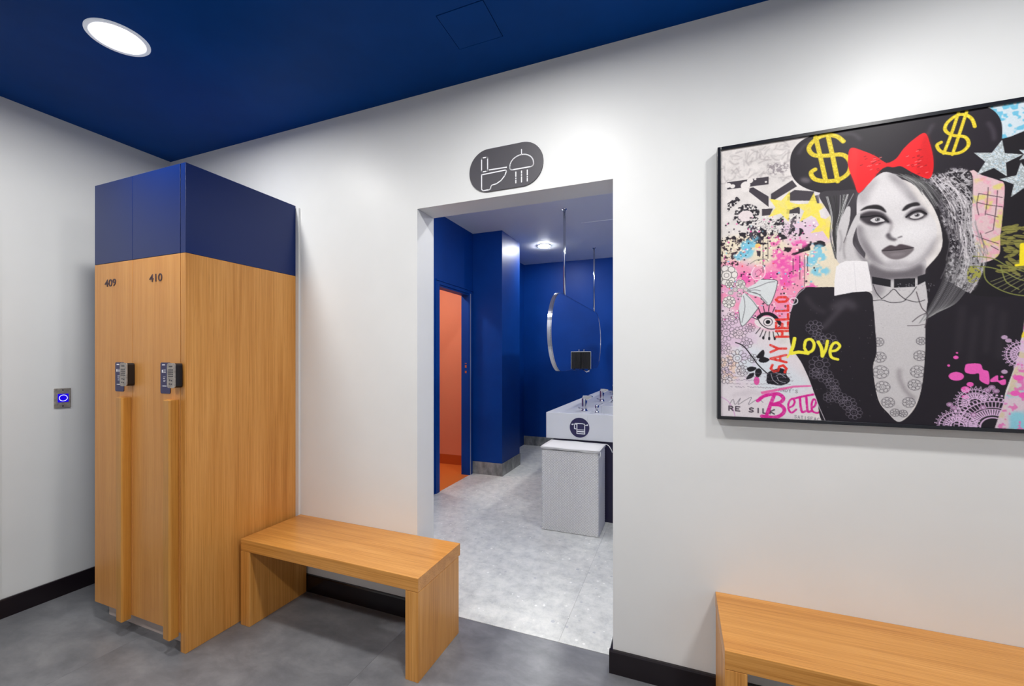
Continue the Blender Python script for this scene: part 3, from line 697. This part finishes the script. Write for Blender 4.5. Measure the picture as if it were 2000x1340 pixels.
# skirtings of the locker room (black, rounded top)
def skirt_prof(d, h):   # outline from the wall face outward
    return [(0, 0), (d, 0), (d, h - .006), (d - .004, h), (0, h)]
H_, D_ = .103, .015
struct('baseboard_left', MB().prism([(WX + a, z) for a, z in skirt_prof(D_, H_)], 'y', -1.9, WY - .0), 'base_black')
struct('baseboard_back', MB().prism([(WY - a, z) for a, z in skirt_prof(D_, H_)], 'x', WX + D_, DL), 'base_black')
bb = struct('baseboard_right', MB().prism([(WY - a, z) for a, z in skirt_prof(D_, H_)], 'x', DR - D_, 2.4)
       .prism([(DR - a, z) for a, z in skirt_prof(D_, H_)], 'y', WY, 2.052), 'base_black')

# white door leaf flush in the left wall, only its hairline edge in view
d3 = struct('door_1', B(WX, WX + .004, .20, 1.118, .0, 2.24), 'white')

# ---------------------------------------------------------------- washroom shell
LX, BY = -2.38, 6.57
O0, O1, OT = 3.90, 4.60, 2.215       # first stall doorway
P0, P1 = 5.56, 6.28                  # second stall doorway
struct('wall_washroom_left', MB().box(LX - .1, LX, WY + WT, O0, 0, IZ).box(LX - .1, LX, O1, P0, 0, IZ).box(LX - .1, LX, P1, BY, 0, IZ)
       .box(LX - .1, LX, O0, O1, OT, IZ).box(LX - .1, LX, P0, P1, OT, IZ), 'navy_wall')
struct('wall_washroom_back', B(LX - .1, 1.1, BY, BY + .1, 0, IZ), 'navy_wall')
struct('wall_washroom_right', B(1.0, 1.1, WY + WT, BY, 0, IZ), 'navy_wall')
struct('wall_column', B(LX, -1.985, 4.70, 5.31, 0, IZ), 'navy_wall', bevel=.003)
struct('ceiling_washroom', MB().box(LX - .1, 1.1, WY + WT, BY + .1, IZ, IZ + .08), 'grey_ceiling')
struct('baseboard_column', MB().box(LX, -1.977, 4.692, 4.70, 0, .152).box(-1.985, -1.977, 4.70, 5.318, 0, .152).box(LX, -1.985, 5.31, 5.318, 0, .152), 'skirt_stone')
struct('baseboard_washroom', MB().box(LX, 1.0, BY - .010, BY, 0, .148), 'skirt_stone')
def door_frame(nm, y0, y1):
    o = struct(nm, MB().box(LX, LX + .012, y0 - .07, y0, 0, OT + .05).box(LX, LX + .012, y1, y1 + .07, 0, OT + .05).box(LX, LX + .012, y0, y1, OT, OT + .05)
           .box(LX - .104, LX, y0, y0 + .004, 0, OT).box(LX - .104, LX, y1 - .004, y1, 0, OT).box(LX - .104, LX, y0 + .004, y1 - .004, OT - .02, OT)
           .box(LX + .012, LX + .022, y0 - .07, y1 + .07, OT + .036, OT + .05), 'navy_wall')
    return o
f1 = door_frame('door_2', O0, O1)
obj('edge_strip', B(LX + .012, LX + .015, O1 + .004, O1 + .022, .0, OT), 'alu', f1)
for z0, z1 in ((1.245, 1.275), (1.31, 1.345), (1.36, 1.37)):
    obj('strike_plate', B(LX - .055, LX - .03, O1 - .0055, O1 - .004, z0, z1), 'chrome', f1)
f2 = door_frame('door_3', P0, P1)
obj('door_leaf', B(LX - .06, LX - .02, P0 + .006, P1 - .006, .01, OT - .022), 'navy_wall', f2)
# coral stall behind the first doorway
struct('wall_stall', MB().box(-3.6, LX - .1, 4.99, 5.09, 0, 2.7).box(-3.7, -3.6, 3.3, 5.09, 0, 2.7).box(-3.6, LX - .1, 3.2, 3.3, 0, 2.7)
       .box(LX - .108, LX - .1, 4.604, 4.99, 0, 2.7).box(LX - .108, LX - .1, 3.3, 3.896, 0, 2.7).box(LX - .108, LX - .1, 3.896, 4.604, 2.22, 2.7), 'coral')
struct('ceiling_stall', B(-3.7, LX - .1, 3.2, 5.09, 2.7, 2.76), 'coral')
struct('floor_stall', B(-3.7, LX - .0, 3.2, 5.09, -.05, .0005), 'coral_floor')
struct('baseboard_stall', MB().box(-3.6, LX - .108, 4.982, 4.99, 0, .13), 'coral_skirt')

# small inspection hatch line in the washroom ceiling
t = thing('inspection_hatch', 'thin grey inspection hatch in the pale washroom ceiling', 'hatch', (-.85, 5.0, IZ))
obj('panel', B(-1.035, -.68, 4.78, 5.22, IZ - .003, IZ), 'grey_ceiling', t)

# ---------------------------------------------------------------- downlights
def downlight(x, y, z, r, label, lamp, group, deep=0.0):
    t = thing('downlight', label, 'ceiling light', (x, y, z), group)
    obj('rim', MB().lathe((x, y, z), [(r, 0), (r, -.004), (r * .97, -.008), (r * .76, -.004), (r * .745, -.001), (r * .745, .0)], 48), 'lamp_rim', t)
    n = 40; obj('diffuser', MB().add([(x + r * .75 * math.cos(2 * math.pi * i / n), y + r * .75 * math.sin(2 * math.pi * i / n), z - .002 - deep) for i in range(n)], [tuple(range(n))[::-1]]), lamp, t)
    if deep: obj('side_band', MB().lathe((x, y, z), [(r * .75, -.002 - deep), (r * .75, -.001)], n), 'lamp_glow', t)
    return t
GO, GI = 'round downlights in the blue ceiling', 'round downlights in the washroom ceiling'
downlight(-2.333, 1.109, CZ, .112, 'round white downlight in the blue ceiling above the lockers', 'lamp_out', GO)
for (x, y, w) in ((-.55, 1.05, 'in front of the doorway'), (.95, 1.05, 'in front of the framed picture'), (-2.33, -.40, 'behind the viewpoint, left of the three there'), (-.55, -.40, 'behind the viewpoint, middle of the three there'), (1.1, -.40, 'behind the viewpoint, right of the three there')):
    downlight(x, y, CZ, .112, 'round downlight in the blue ceiling ' + w, 'lamp_out', GO)
downlight(-1.717, 5.556, IZ, .095, 'bright round downlight in the washroom ceiling, seen through the doorway', 'lamp_in', GI, .014)
for (x, y, w) in ((-1.7, 2.8, 'above the near left corner of the washroom'), (-.15, 2.8, 'just inside the washroom, right of the doorway'), (.1, 4.5, 'over the middle of the basins'), (.1, 5.9, 'over the far end of the basins')):
    downlight(x, y, IZ, .095, 'round washroom downlight ' + w, 'lamp_in', GI, .014)
downlight(-3.0, 4.1, 2.7, .12, 'round downlight hidden in the coral stall', 'lamp_stall', 'stall light')

# ---------------------------------------------------------------- lockers
FY = 1.31; SPLIT = 1.933; TOPZ = 2.367; DB = .092
def rounded_rect(x0, x1, z0, z1, r, n=5):
    out = []
    for cx, cz, a0 in ((x1 - r, z0 + r, -90), (x1 - r, z1 - r, 0), (x0 + r, z1 - r, 90), (x0 + r, z0 + r, 180)):
        for k in range(n + 1):
            a = math.radians(a0 + 90 * k / n); out.append((cx + r * math.cos(a), cz + r * math.sin(a)))
    return out
def text_mesh(name, body, x, y, z, size, m, parent, ext=.001, width=None):
    cu = bpy.data.curves.new(name, 'FONT'); cu.body = body; cu.size = size; cu.extrude = ext; cu.offset = size * .012; cu.resolution_u = 4
    tmp = bpy.data.objects.new(name, cu); C.objects.link(tmp)
    dg = bpy.context.evaluated_depsgraph_get(); me = bpy.data.meshes.new_from_object(tmp.evaluated_get(dg)); bpy.data.objects.remove(tmp)
    xs_ = [v.co.x for v in me.vertices]; sx = (width / (max(xs_) - min(xs_))) if width else 1; x0 = min(xs_)
    for v in me.vertices: v.co = Vector(((v.co.x - x0) * sx, -v.co.z, v.co.y))
    me.materials.clear(); me.materials.append(M[m]); o = bpy.data.objects.new(name, me); C.objects.link(o); o.parent = parent
    o.location = Vector((x, y, z)) - off(parent); return o

def locker(x0, x1, num, label, nx, first):
    t = thing('locker', label, 'locker', ((x0 + x1) / 2, FY + .3, 0), 'oak and navy lockers in the corner')
    obj('carcass', B(x0, x1, FY + .020, WY - .03, .075, TOPZ), 'navy_panel' , t)
    obj('upper_panel', B(x0 + .0012, x1 - .0012, FY, FY + .019, SPLIT + .001, TOPZ), 'navy_panel', t, bevel=.0012)
    d = obj('door', B(x0 + .0012, x1 - .0012, FY, FY + .019, DB, SPLIT - .001), 'wood_door', t, bevel=.0012)
    text_mesh('number', num, nx, FY - .0008, 1.808, .054, 'number', d, .0008, width=.104)
    # full-height pull, a hollowed lip standing off the door near its free edge
    hx = x1 - .008 if not first else x1 - .008
    prof = [(hx - .115, FY - .0005), (hx - .085, FY - .006), (hx - .068, FY - .018), (hx - .060, FY - .034), (hx - .052, FY - .040), (hx - .006, FY - .043), (hx - .001, FY - .039), (hx, FY - .034), (hx - .002, FY - .0005)]
    obj('handle', MB().prism(prof[::-1], 'z', .075, 1.221), 'wood_handle', d, bevel=.0012)
    obj('plinth', B(x0 + (.03 if first else 0), x1, FY + .05, FY + .07, 0, .075), 'plinth', t)
    # keypad lock on its navy label plate
    lx = x0 + .199 if first else x0 + .237
    pl = obj('label_plate', MB().prism([(a, b) for a, b in rounded_rect(lx, lx + .076, 1.249, 1.402, .008)], 'y', FY - .003, FY - .0002), 'lock_label', t)
    pm = MB()
    for (a, b, z0, z1) in ((.014, .036, 1.388, 1.393), (.012, .020, 1.352, 1.366), (.024, .042, 1.364, 1.366), (.024, .042, 1.358, 1.360), (.024, .042, 1.352, 1.354), (.022, .040, 1.330, 1.332), (.022, .036, 1.322, 1.325), (.024, .040, 1.314, 1.316), (.024, .038, 1.308, 1.310), (.014, .016, 1.284, 1.288), (.020, .048, 1.284, 1.288)):
        pm.box(lx + a, lx + b, FY - .0036, FY - .0028, z0, z1)
    obj('print', pm, 'sign_white', pl)['kind'] = 'stuff'
    kx = lx + .110
    lk = obj('keypad_lock', MB().prism(rounded_rect(kx, kx + .060, 1.282, 1.399, .012), 'y', FY - .032, FY - .028).prism(rounded_rect(kx, kx + .060, 1.282, 1.399, .012), 'y', FY - .028, FY - .003), 'black', t)
    obj('face_plate', MB().prism(rounded_rect(kx + .001, kx + .059, 1.281, 1.400, .012), 'y', FY - .0365, FY - .032), 'steel', lk)
    pm = MB(); pm.box(kx + .016, kx + .042, FY - .0372, FY - .0362, 1.381, 1.387)
    for z in (1.367, 1.357, 1.347, 1.337): pm.prism(rounded_rect(kx + .010, kx + .048, z - .0022, z + .0022, .002, 2), 'y', FY - .0376, FY - .0362)
    for a, z in ((.022, 1.318), (.036, 1.316), (.020, 1.300), (.034, 1.299)): pm.prism([(kx + a + .005 * math.cos(q), z + .004 * math.sin(q)) for q in np.linspace(0, 6.28, 9)[:-1]], 'y', FY - .0372, FY - .0362)
    obj('buttons', pm, 'lock_mark', lk)['kind'] = 'stuff'
    return t
locker(-2.975, -2.629, '409', 'narrow oak locker numbered 409 with navy top panel, nearer the left wall', -2.877, True)
l2 = locker(-2.629, -2.244, '410', 'oak locker numbered 410 with navy top panel, next to the bench', -2.486, False)
t = thing('end_panel', 'tall oak end panel with navy upper part closing the right side of locker 410', 'panel', (-2.22, 1.6, 0))
obj('upper_panel', B(-2.243, -2.206, FY + .001, WY - .012, SPLIT, TOPZ), 'navy_panel', t, bevel=.0012)
obj('lower_panel', B(-2.243, -2.206, FY + .001, WY - .012, 0, SPLIT - .001), 'wood_z', t, bevel=.0012)
obj('scribe_strip', B(-2.206, -2.181, WY - .012, WY, .103, 2.352), 'white', t)

# ---------------------------------------------------------------- benches
def bench(x0, x1, label, top):
    t = thing('bench', label, 'bench', ((x0 + x1) / 2, 1.76, 0), 'oak slab benches along the white wall')
    y0, y1 = 1.566, WY - .001; lg = .067
    obj('seat', B(x0, x1, y0, y1, top - .062, top), 'wood_x', t, bevel=.0015)
    for a in (x0, x1 - lg):
        obj('leg', B(a, a + lg, y0, y1 - (D_ + .001), 0, top - .0635), 'wood_z', t, bevel=.0012)
    return t
bench(-2.178, -1.060, 'short oak bench with slab legs between the lockers and the doorway', .458)
bench(.143, 1.70, 'oak bench under the framed picture, cut off by the right edge', .450)

# ---------------------------------------------------------------- touch switch on the left wall
t = thing('touch_switch', 'square steel door release plate with a glowing blue button on the left wall', 'switch', (WX, 1.37, 1.185))
obj('plate', MB().prism([(y, z) for y, z in rounded_rect(1.330, 1.405, 1.127, 1.243, .003)], 'x', WX, WX + .007), 'steel', t, bevel=.001)
b_ = obj('button', B(WX + .007, WX + .0085, 1.345, 1.393, 1.160, 1.210), 'glow_blue', t)
rg = MB(); n = 28
ri, ro = .0165, .0195
vs = [(WX + .0092, 1.369 + r * math.cos(6.2832 * i / n), 1.185 + r * math.sin(6.2832 * i / n)) for r in (ri, ro) for i in range(n)]
rg.add(vs, [(i, (i + 1) % n, n + (i + 1) % n, n + i) for i in range(n)])
obj('ring', rg, 'glow_white', b_)
for z in (1.137, 1.233): obj('screw', MB().prism([(1.3675 + .0035 * math.cos(q), z + .0035 * math.sin(q)) for q in np.linspace(0, 6.2832, 11)[:-1]], 'x', WX + .007, WX + .0082), 'chrome', t)

# ---------------------------------------------------------------- toilet / shower sign
SY = WY - .006
t = thing('toilet_shower_sign', 'charcoal pill-shaped sign with white toilet and shower pictograms above the doorway', 'sign', (-.805, WY, 2.37))
sx0, sx1, sz0, sz1 = -1.004, -.606, 2.267, 2.484
obj('plate', MB().prism(rounded_rect(sx0, sx1, sz0, sz1, .107, 14), 'y', SY, WY), 'sign_grey', t, bevel=.0008)
def stroke(mb, pts, w, y0, y1, closed=False):
    pts = [Vector((p[0], p[1])) for p in pts]; n = len(pts)
    segs = list(zip(pts, pts[1:] + [pts[0]])) if closed else list(zip(pts[:-1], pts[1:]))
    for a, b in segs:
        d = (b - a)
        if d.length < 1e-6: continue
        d.normalize(); nn = Vector((-d.y, d.x)) * w / 2; e = d * w * .25
        q = [a - e - nn, b + e - nn, b + e + nn, a - e + nn]
        mb.prism([(p.x, p.y) for p in q], 'y', y0, y1)
def arc(cx, cz, rx, rz, a0, a1, n=10): return [(cx + rx * math.cos(math.radians(a0 + (a1 - a0) * k / n)), cz + rz * math.sin(math.radians(a0 + (a1 - a0) * k / n))) for k in range(n + 1)]
g1 = MB(); W = .0055; Ya, Yb = SY - .001, SY + .0004
stroke(g1, rounded_rect(-.934, -.900, 2.372, 2.443, .006, 3), W, Ya, Yb, True)
stroke(g1, [(-.892, 2.376), (-.796, 2.374)], W, Ya, Yb)
stroke(g1, [(-.934, 2.358), (-.802, 2.361), (-.797, 2.354), (-.806, 2.334), (-.826, 2.313), (-.852, 2.300), (-.876, 2.297), (-.882, 2.290), (-.884, 2.280), (-.892, 2.276), (-.926, 2.276), (-.934, 2.284)], W, Ya, Yb, True)
obj('toilet_icon', g1, 'sign_white', t)
g2 = MB()
stroke(g2, [(-.717, 2.449), (-.717, 2.424)], W * .8, Ya, Yb)
stroke(g2, arc(-.717, 2.374, .062, .049, 0, 180, 16) + arc(-.764, 2.368, .015, .012, 180, 270, 4) + arc(-.670, 2.368, .015, .012, 270, 360, 4), W, Ya, Yb, True)
for x, q in ((-.747, ((2.343, 2.320), (2.313, 2.309), (2.302, 2.288))), (-.717, ((2.343, 2.332), (2.326, 2.320), (2.314, 2.288))), (-.687, ((2.343, 2.318), (2.311, 2.307), (2.301, 2.288)))):
    for z1, z0 in q: stroke(g2, [(x, z1), (x, z0)], W, Ya, Yb)
obj('shower_icon', g2, 'sign_white', t)

# ---------------------------------------------------------------- washbasin counter
KX0, KX1, KY0, KZ = -1.125, .25, 3.70, .933
t = thing('washbasin_counter', 'long white washbasin counter running back into the navy washroom', 'counter', (-.45, 5.1, 0))
bxs = [(4.18, 4.78), (5.146, 5.746), (3.86 - .0, 3.86)]
basins = [(3.80, 4.42), (4.766, 5.386), (5.732, 6.352)]
BX0, BX1, BD = -.745, -.12, .10
mb = MB()
mb.box(KX0, BX0, KY0, BY - .011, .70, KZ).box(BX1, KX1, KY0, BY - .011, .70, KZ)
ye = [KY0] + [v for b in basins for v in b] + [BY - .011]
for a, b in zip(ye[0::2], ye[1::2]): mb.box(BX0, BX1, a, b, .70, KZ)
for a, b in basins: mb.box(BX0, BX1, a, b, .70, KZ - BD)
obj('countertop', mb, 'solid_white', t, bevel=.002)
for a, b in basins:
    obj('drain', MB().lathe((-.43, (a + b) / 2, KZ - BD), [(0, .004), (.022, .004), (.026, .0)], 20), 'chrome', t)
obj('support_panel', B(-1.06, KX1 - .02, KY0 + .012, BY - .011, 0, .699), 'navy_dark', t)
bd = obj('towel_badge', MB().prism([(-.817 + .088 * math.cos(q), .810 + .088 * math.sin(q)) for q in np.linspace(0, 2 * math.pi, 41)[:-1]], 'y', KY0 - .002, KY0), 'sign_navy', t)
g3 = MB(); Ya, Yb = KY0 - .0032, KY0 - .0018; W = .0075
stroke(g3, [(-.840, .847), (-.792, .847), (-.774, .843), (-.770, .836), (-.770, .757), (-.840, .757)], W, Ya, Yb)
stroke(g3, [(-.840, .757), (-.840, .847), (-.856, .846), (-.862, .838), (-.862, .800), (-.848, .797)], W, Ya, Yb)
stroke(g3, [(-.838, .792), (-.772, .792)], W * .6, Ya, Yb); stroke(g3, [(-.838, .776), (-.772, .776)], W * 1.6, Ya, Yb)
stroke(g3, [(-.880, .839), (-.846, .838)], W * .8, Ya, Yb); stroke(g3, [(-.770, .834), (-.752, .834)], W * .8, Ya, Yb)
for x in (-.882, -.748): g3.prism([(x + .007 * math.cos(q), .836 + .007 * math.sin(q)) for q in np.linspace(0, 6.283, 11)[:-1]], 'y', Ya, Yb)
obj('towel_icon', g3, 'sign_white', bd)

# taps and soap pumps
TG, SG = 'chrome taps on the white counter', 'small chrome soap pumps on the white counter'
tl = ['tall chrome basin tap nearest the front end of the white counter', 'tall chrome basin tap in the middle of the white counter', 'tall chrome basin tap farthest back on the white counter']
sl = ['small chrome soap pump beside the nearest tap', 'small chrome soap pump beside the middle tap', 'small chrome soap pump beside the farthest tap']
for i in range(3):
    y = 3.905 + .966 * i; x = -.815
    t = thing('basin_tap', tl[i], 'tap', (x, y, KZ), TG)
    obj('body', MB().lathe((x, y, KZ), [(0, 0), (.030, 0), (.030, .006), (.022, .012), (.024, .030), (.025, .115), (.023, .122), (0, .123)], 28), 'chrome', t)
    obj('spout', MB().prism([(x - .022, KZ + .123), (x + .020, KZ + .100), (x + .075, KZ + .130), (x + .072, KZ + .142), (x + .02, KZ + .148), (x - .015, KZ + .146)], 'y', y - .02, y + .02), 'chrome', t, bevel=.004)
    obj('lever', MB().tube([(x - .02, y, KZ + .022), (x - .050, y, KZ + .026)], .005).lathe((x - .052, y, KZ + .020), [(0, 0), (.008, .0), (.008, .012), (0, .012)], 12), 'chrome', t)
    y -= .065; x = -.688
    t = thing('soap_pump', sl[i], 'soap pump', (x, y, KZ), SG)
    obj('base', MB().lathe((x, y, KZ), [(0, 0), (.022, 0), (.018, .008), (.008, .016), (.007, .03), (0, .03)], 20), 'chrome', t)
    obj('head', MB().lathe((x, y, KZ + .028), [(0, 0), (.016, .0), (.018, .008), (.018, .036), (.014, .042), (0, .042)], 20), 'chrome', t)
    obj('nozzle', MB().tube([(x + .01, y, KZ + .062), (x + .05, y, KZ + .086)], .004), 'chrome', t)

# ---------------------------------------------------------------- hanging mirror with rounded ends
MX = -1.10; my0, my1, mz0, mz1 = 3.755, 6.43, 1.290, 2.085
t = thing('hanging_mirror', 'large round-ended mirror hung on two rods over the washbasin counter', 'mirror', (MX, 5.09, 2.975))
rr = (mz1 - mz0) / 2; pr = rounded_rect(my0, my1, mz0, mz1, rr - .001, 20)
obj('glass', MB().prism(pr, 'x', MX - .004, MX + .004), 'mirror', t)
fr = MB(); n = len(pr); cy, cz = (my0 + my1) / 2, (mz0 + mz1) / 2
pin = rounded_rect(my0 + .008, my1 - .008, mz0 + .008, mz1 - .008, rr - .009, 20)
vs = [(MX + s, p[0], p[1]) for s, P_ in ((-.034, pr), (.008, pr), (.008, pin), (-.034, pin)) for p in P_]
fr.add(vs, [(a * n + i, a * n + (i + 1) % n, b * n + (i + 1) % n, b * n + i) for a, b in ((0, 1), (1, 2), (2, 3), (3, 0)) for i in range(n)])
obj('rim', fr, 'chrome', t)
for y in (4.268, 5.916):
    r_ = obj('rod', MB().lathe((MX, y, mz1 - .005), [(0, 0), (.0125, 0), (.0125, IZ - mz1 + .005), (0, IZ - mz1 + .005)], 16), 'chrome', t)
    obj('ceiling_collar', MB().lathe((MX, y, IZ), [(0, -.006), (.024, -.006), (.024, 0)], 20), 'chrome', r_)
VY = 5.05
t = thing('vanity_box', 'small dark ribbed box with chrome edges fixed to the lower middle of the hanging mirror', 'box', (-1.03, VY, 1.40))
bx = (MX + .0045, -.979, 1.300, 1.503)
obj('case', B(bx[0], bx[1], VY, VY + .12, bx[2], bx[3]), 'black', t, bevel=.003)
for k in range(5):
    obj('slat', B(bx[0] + .004 + .0195 * k, bx[0] + .020 + .0195 * k, VY - .006, VY - .0005, bx[2] + .006, bx[3] - .006), 'black', t)
obj('edge_trim', MB().box(bx[0], bx[1] + .005, VY - .010, VY + .122, bx[3] + .0005, bx[3] + .007).box(bx[1] + .0005, bx[1] + .005, VY - .010, VY + .122, bx[2], bx[3]), 'chrome', t)
obj('knob', MB().lathe((MX + .034, VY + .02, bx[3] + .007), [(0, 0), (.006, 0), (.012, .010), (.008, .022), (0, .024)], 14), 'chrome', t)
obj('bracket', MB().tube([(bx[0] + .01, VY + .02, 1.297), (-1.03, VY + .02, 1.262), (-.99, VY + .02, 1.297)], .007), 'chrome', t)
obj('bracket', MB().tube([(bx[1] - .03, VY + .03, 1.299), (bx[1] - .03, VY + .03, 1.262)], .006), 'chrome', t)

# ---------------------------------------------------------------- woven laundry hamper
HX0, HX1, HY0, HY1, HZ = -1.060, -.592, 3.365, 3.665, .688
t = thing('laundry_hamper', 'white woven laundry hamper with a fabric liner, in front of the washbasin counter', 'hamper', ((HX0 + HX1) / 2, 3.51, 0))
wv = MB()
def weave(p0, du, dn, L, ncol, z0, z1, nrow):
    # cords plaited over upright stakes: a dense relief sheet
    sx, sz = ncol * 6, nrow * 3; vs = []
    for j in range(sz + 1):
        z = z0 + (z1 - z0) * j / sz
        for i in range(sx + 1):
            u = i / sx; c = u * ncol; row = int(j / 3); 
            ph = math.sin(c * math.pi * 2 + (math.pi if (row % 2) else 0))
            h = .0035 * ph * abs(math.sin(math.pi * (j % 3 + .5) / 3)) + .003 * abs(math.sin(math.pi * c)) ** .5
            vs.append((p0[0] + du[0] * L * u + dn[0] * h, p0[1] + du[1] * L * u + dn[1] * h, z))
    wv.add(vs, [(j * (sx + 1) + i, j * (sx + 1) + i + 1, (j + 1) * (sx + 1) + i + 1, (j + 1) * (sx + 1) + i) for j in range(sz) for i in range(sx)], True)
weave((HX0, HY0), (1, 0), (0, -1), HX1 - HX0, 20, .004, HZ - .022, 62)
weave((HX1, HY0), (0, 1), (1, 0), HY1 - HY0, 13, .004, HZ - .022, 62)
weave((HX0, HY1), (0, -1), (-1, 0), HY1 - HY0, 13, .004, HZ - .022, 62)
weave((HX1, HY1), (-1, 0), (0, 1), HX1 - HX0, 20, .004, HZ - .022, 62)
M['rope'] = mat('white_paper_cord', lin(214, 213, 212), 0.8)
o = obj('woven_sides', wv, 'rope', t); o['kind'] = 'stuff'
obj('base', B(HX0 + .004, HX1 - .004, HY0 + .004, HY1 - .004, 0, .01), 'rope', t)
lid = MB(); nx_, ny_ = 14, 10
vs = []
for j in range(ny_ + 1):
    for i in range(nx_ + 1):
        u, v = i / nx_, j / ny_; sag = .008 * math.sin(math.pi * u) * math.sin(math.pi * v) + .002 * math.sin(9 * u + 4 * v)
        vs.append((HX0 - .010 + (HX1 - HX0 + .020) * u, HY0 - .012 + (HY1 - HY0 + .022) * v, HZ + .004 - .004 * u + sag))
nv = len(vs); fs = [(j * (nx_ + 1) + i, j * (nx_ + 1) + i + 1, (j + 1) * (nx_ + 1) + i + 1, (j + 1) * (nx_ + 1) + i) for j in range(ny_) for i in range(nx_)]
lid.add(vs, fs, True)
lo = obj('liner_lid', lid, 'fabric', t); so = lo.modifiers.new('t', 'SOLIDIFY'); so.thickness = .006
hem = MB()
per = [(HX0 - .009, HY0 - .010), (HX1 + .009, HY0 - .010), (HX1 + .009, HY1 + .008), (HX0 - .009, HY1 + .008)]
ring_ = []
for a, b in zip(per, per[1:] + per[:1]):
    for k in range(10): ring_.append((a[0] + (b[0] - a[0]) * k / 10, a[1] + (b[1] - a[1]) * k / 10))
n = len(ring_)
def drop(i): x, y = ring_[i]; u = (x - HX0) / (HX1 - HX0); return .016 + .012 * max(0, u - .55) + .003 * math.sin(i * 1.7)
vs = [(x, y, HZ + .004 - .004 * (x - HX0) / (HX1 - HX0)) for x, y in ring_] + [(x * 1.0 + (.002 if x < -.8 else -.001), y + .003, HZ - drop(i)) for i, (x, y) in enumerate(ring_)]
hem.add(vs, [(i, (i + 1) % n, n + (i + 1) % n, n + i) for i in range(n)], True)
ho = obj('liner_hem', hem, 'fabric', t); so = ho.modifiers.new('t', 'SOLIDIFY'); so.thickness = .004
obj('tie_string', MB().tube([(HX1 + .008, HY1 - .04, HZ - .005), (HX1 + .02, HY1 - .03, HZ + .006), (HX1 + .045, HY1 - .05, HZ - .004), (HX1 + .065, HY1 - .06, HZ - .03), (HX1 + .075, HY1 - .06, HZ - .055)], .0035, 6), 'fabric', t)
obj('tie_string', MB().tube([(HX1 + .012, HY0 + .02, HZ - .012), (HX1 + .016, HY0 + .0, HZ - .03), (HX1 + .012, HY0 - .004, HZ - .052)], .0035, 6), 'fabric', t)

# ---------------------------------------------------------------- framed picture
AX0, AZ1 = .160, 2.268
AXR, AZB = AX0 + AW / 1000.0, AZ1 - AH / 1000.0
t = thing('framed_picture', 'large framed street-art collage of a woman in a black hat with a red bow', 'picture', ((AX0 + AXR) / 2, WY, (AZ1 + AZB) / 2))
f0, f1_ = 1.905, WY - .001; fw = .013
obj('frame', MB().box(AX0 - fw, AX0, f0, f1_, AZB - fw, AZ1 + fw).box(AXR, AXR + fw, f0, f1_, AZB - fw, AZ1 + fw)
    .box(AX0, AXR, f0, f1_, AZ1, AZ1 + fw).box(AX0, AXR, f0, f1_, AZB - fw, AZB), 'frame_black', t, bevel=.001)
GX, GZ = 560, 620
me = bpy.data.meshes.new('canvas'); cv = bpy.data.objects.new('canvas', me); C.objects.link(cv); cv.parent = t
u = np.linspace(0, 1, GX); v = np.linspace(0, 1, GZ)
px = AX0 + u * AW / 1000.0; pz = AZ1 - v * AH / 1000.0
co = np.zeros((GZ, GX, 3), np.float32); co[..., 0] = px[None, :]; co[..., 1] = 1.912; co[..., 2] = pz[:, None]
co -= np.array(t.location, np.float32)
me.vertices.add(GX * GZ); me.vertices.foreach_set('co', co.ravel())
ii = (np.arange(GZ - 1)[:, None] * GX + np.arange(GX - 1)[None, :]).ravel()
fq = np.stack([ii, ii + GX, ii + GX + 1, ii + 1], 1).astype(np.int32)
nf = len(fq); me.loops.add(nf * 4); me.loops.foreach_set('vertex_index', fq.ravel()); me.polygons.add(nf)
me.polygons.foreach_set('loop_start', np.arange(nf, dtype=np.int32) * 4)
me.update(calc_edges=True)
# print colours sampled onto the canvas points
SU = np.clip(u * AW - .5, 0, AW - 1.001); SV = np.clip(v * AH - .5, 0, AH - 1.001)
xi, yi = SU.astype(int), SV.astype(int); fx, fy = (SU - xi)[None, :, None], (SV - yi)[:, None, None]
im = np.clip(IMG, 0, 1)
g00, g01, g10, g11 = im[yi][:, xi], im[yi][:, xi + 1], im[yi + 1][:, xi], im[yi + 1][:, xi + 1]
sm_ = (g00 * (1 - fx) + g01 * fx) * (1 - fy) + (g10 * (1 - fx) + g11 * fx) * fy
li = np.where(sm_ <= .04045, sm_ / 12.92, ((sm_ + .055) / 1.055) ** 2.4)
ca = me.color_attributes.new('print', 'FLOAT_COLOR', 'POINT')
ca.data.foreach_set('color', np.concatenate([li, np.ones((GZ, GX, 1))], 2).astype(np.float32).ravel())
pm_ = mat('printed_canvas', (1, 1, 1, 1), 0.45, spec=0.2)
at = node(pm_, 'ShaderNodeAttribute'); at.attribute_name = 'print'
pm_.node_tree.links.new(at.outputs['Color'], pm_.node_tree.nodes['Principled BSDF'].inputs['Base Color'])
me.materials.append(pm_)
obj('backing_board', B(AX0, AXR, 1.916, f1_, AZB, AZ1), 'black', t)
